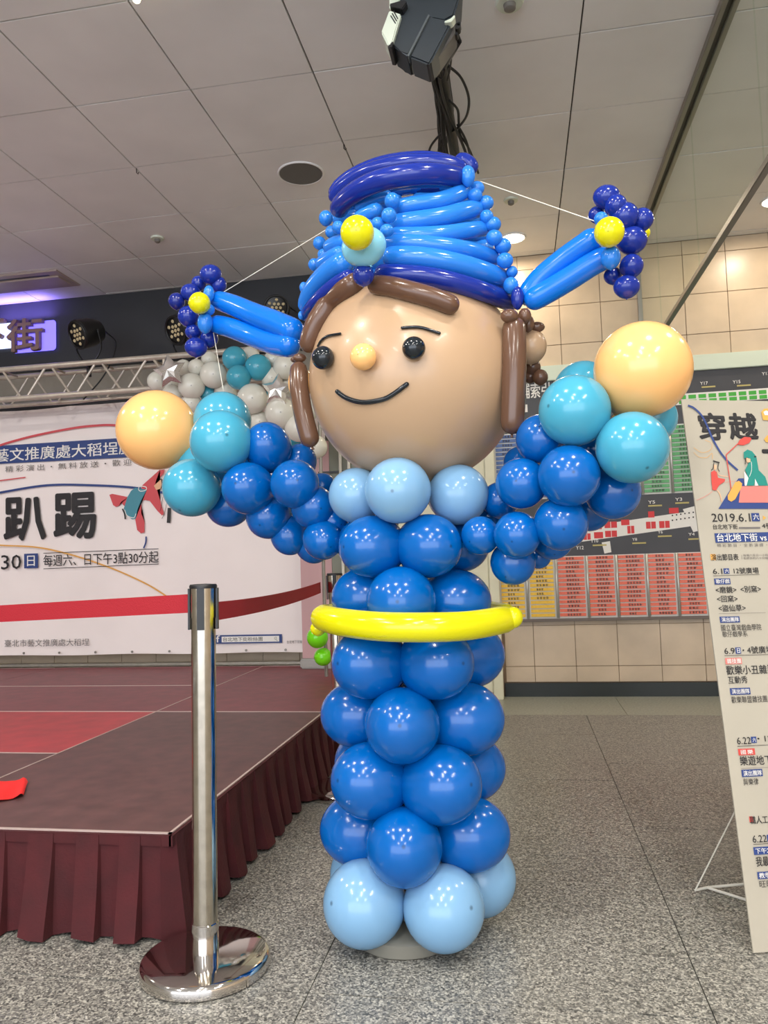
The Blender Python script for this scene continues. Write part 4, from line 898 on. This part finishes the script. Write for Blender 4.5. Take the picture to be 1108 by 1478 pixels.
balloon('hat_balloon', 524.5, 397.5, 15.5, 1.86, NAVY, fig, ry=15.5); balloon('hat_balloon', 746.5, 430, 9.5, 2.03, NAVY, fig, ry=16.5)
balloon('flower_balloon', 525, 356, 33, 1.84, AQUA, fig, ry=27.5, tilt=-.35, label='pale aqua bubble')
balloon('flower_balloon', 515.5, 336, 24.5, 1.76, YEL, fig, knot=atY(522, 350, 1.9), label='yellow balloon')
# wings
def wing(P_, r, r2, m_=SKY):
    Q = [atY(u, v, Y) for u, v, Y in P_]; kk_ = dep(Q[1])/FPX; sausage('wing_balloon', Q, r*kk_, m_, fig, n=24, r2=r2*kk_)
wing([(308, 431.5, 2.36), (335, 440, 2.33), (365, 453, 2.3), (400, 467, 2.25), (432, 482, 2.2)], 14, 17)
wing([(305, 466, 2.36), (335, 474, 2.33), (370, 487, 2.3), (400, 497, 2.25), (427, 499, 2.2)], 13.5, 16)
wing([(753, 439, 2.06), (777, 406, 2.05), (810, 378, 2.03), (845, 353, 2.0), (867, 336, 1.98)], 16, 17)
wing([(757, 439, 2.04), (790, 421, 2.03), (825, 400, 2.01), (855, 381, 1.99), (884, 366, 1.97)], 16.5, 16)
for (u, v, r, ry, Y) in ((304,396,16,14,2.36),(316,411,11,12,2.38),(287,409,11,11,2.4),(275,422,14.5,12.5,2.38),(255,434.7,12,12,2.38),(272,456.5,15.5,15,2.37),(279,479,12,11,2.38),(302,488.5,13,13,2.38),(283,501,16.5,14,2.35)):
    balloon('flower_balloon', u, v, r, Y, NAVY2 if (u+v) % 2 > 1 else NAVY, fig, ry=ry)
for (u, v, r, ry) in ((301.5,424,8,12),(302,447,8,8),(296,466,11,15)): balloon('flower_balloon', u, v, r, 2.31, HATB, fig, ry=ry)
balloon('flower_balloon', 288, 437.4, 15.5, 2.27, YEL, fig, knot=atY(270, 437.6, 2.27), label='yellow balloon')
for (u, v, r, ry, Y) in ((875,284,19.5,16.5,1.98),(861,310,12,12,2.02),(888.5,297,16,16,1.97),(901,312.5,20.5,20,1.98),(926,317,16.5,16.5,2.0),(911,347,22.5,20,1.99),(911,384,17,17,1.98),(884,398,13,12.5,2.02),(904,414,19,16.5,1.97)):
    balloon('flower_balloon', u, v, r, Y, NAVY, fig, ry=ry)
for (u, v, r, ry) in ((867,316,10,10),(881,372,14,16.5)): balloon('flower_balloon', u, v, r, 1.93, HATB, fig, ry=ry)
balloon('flower_balloon', 879, 335, 21.5, 1.89, YEL, fig, knot=atY(885, 340, 2.0), label='yellow balloon'); balloon('flower_balloon', 931, 336, 7, 2.08, YEL, fig, ry=8, label='yellow balloon')
STR = mat('white_string', (225, 220, 205), .6)
def string(A_, B_): obj('string', tube(bmesh.new(), [A_, B_], .0013, 5), STR, fig)
string(atY(470, 332, 2.16), atY(322, 422, 2.36)); string(atY(693, 262, 2.1), atY(866, 322, 1.99)); string(atY(308, 480, 2.36), atY(322, 562, 2.36))
flush_text()
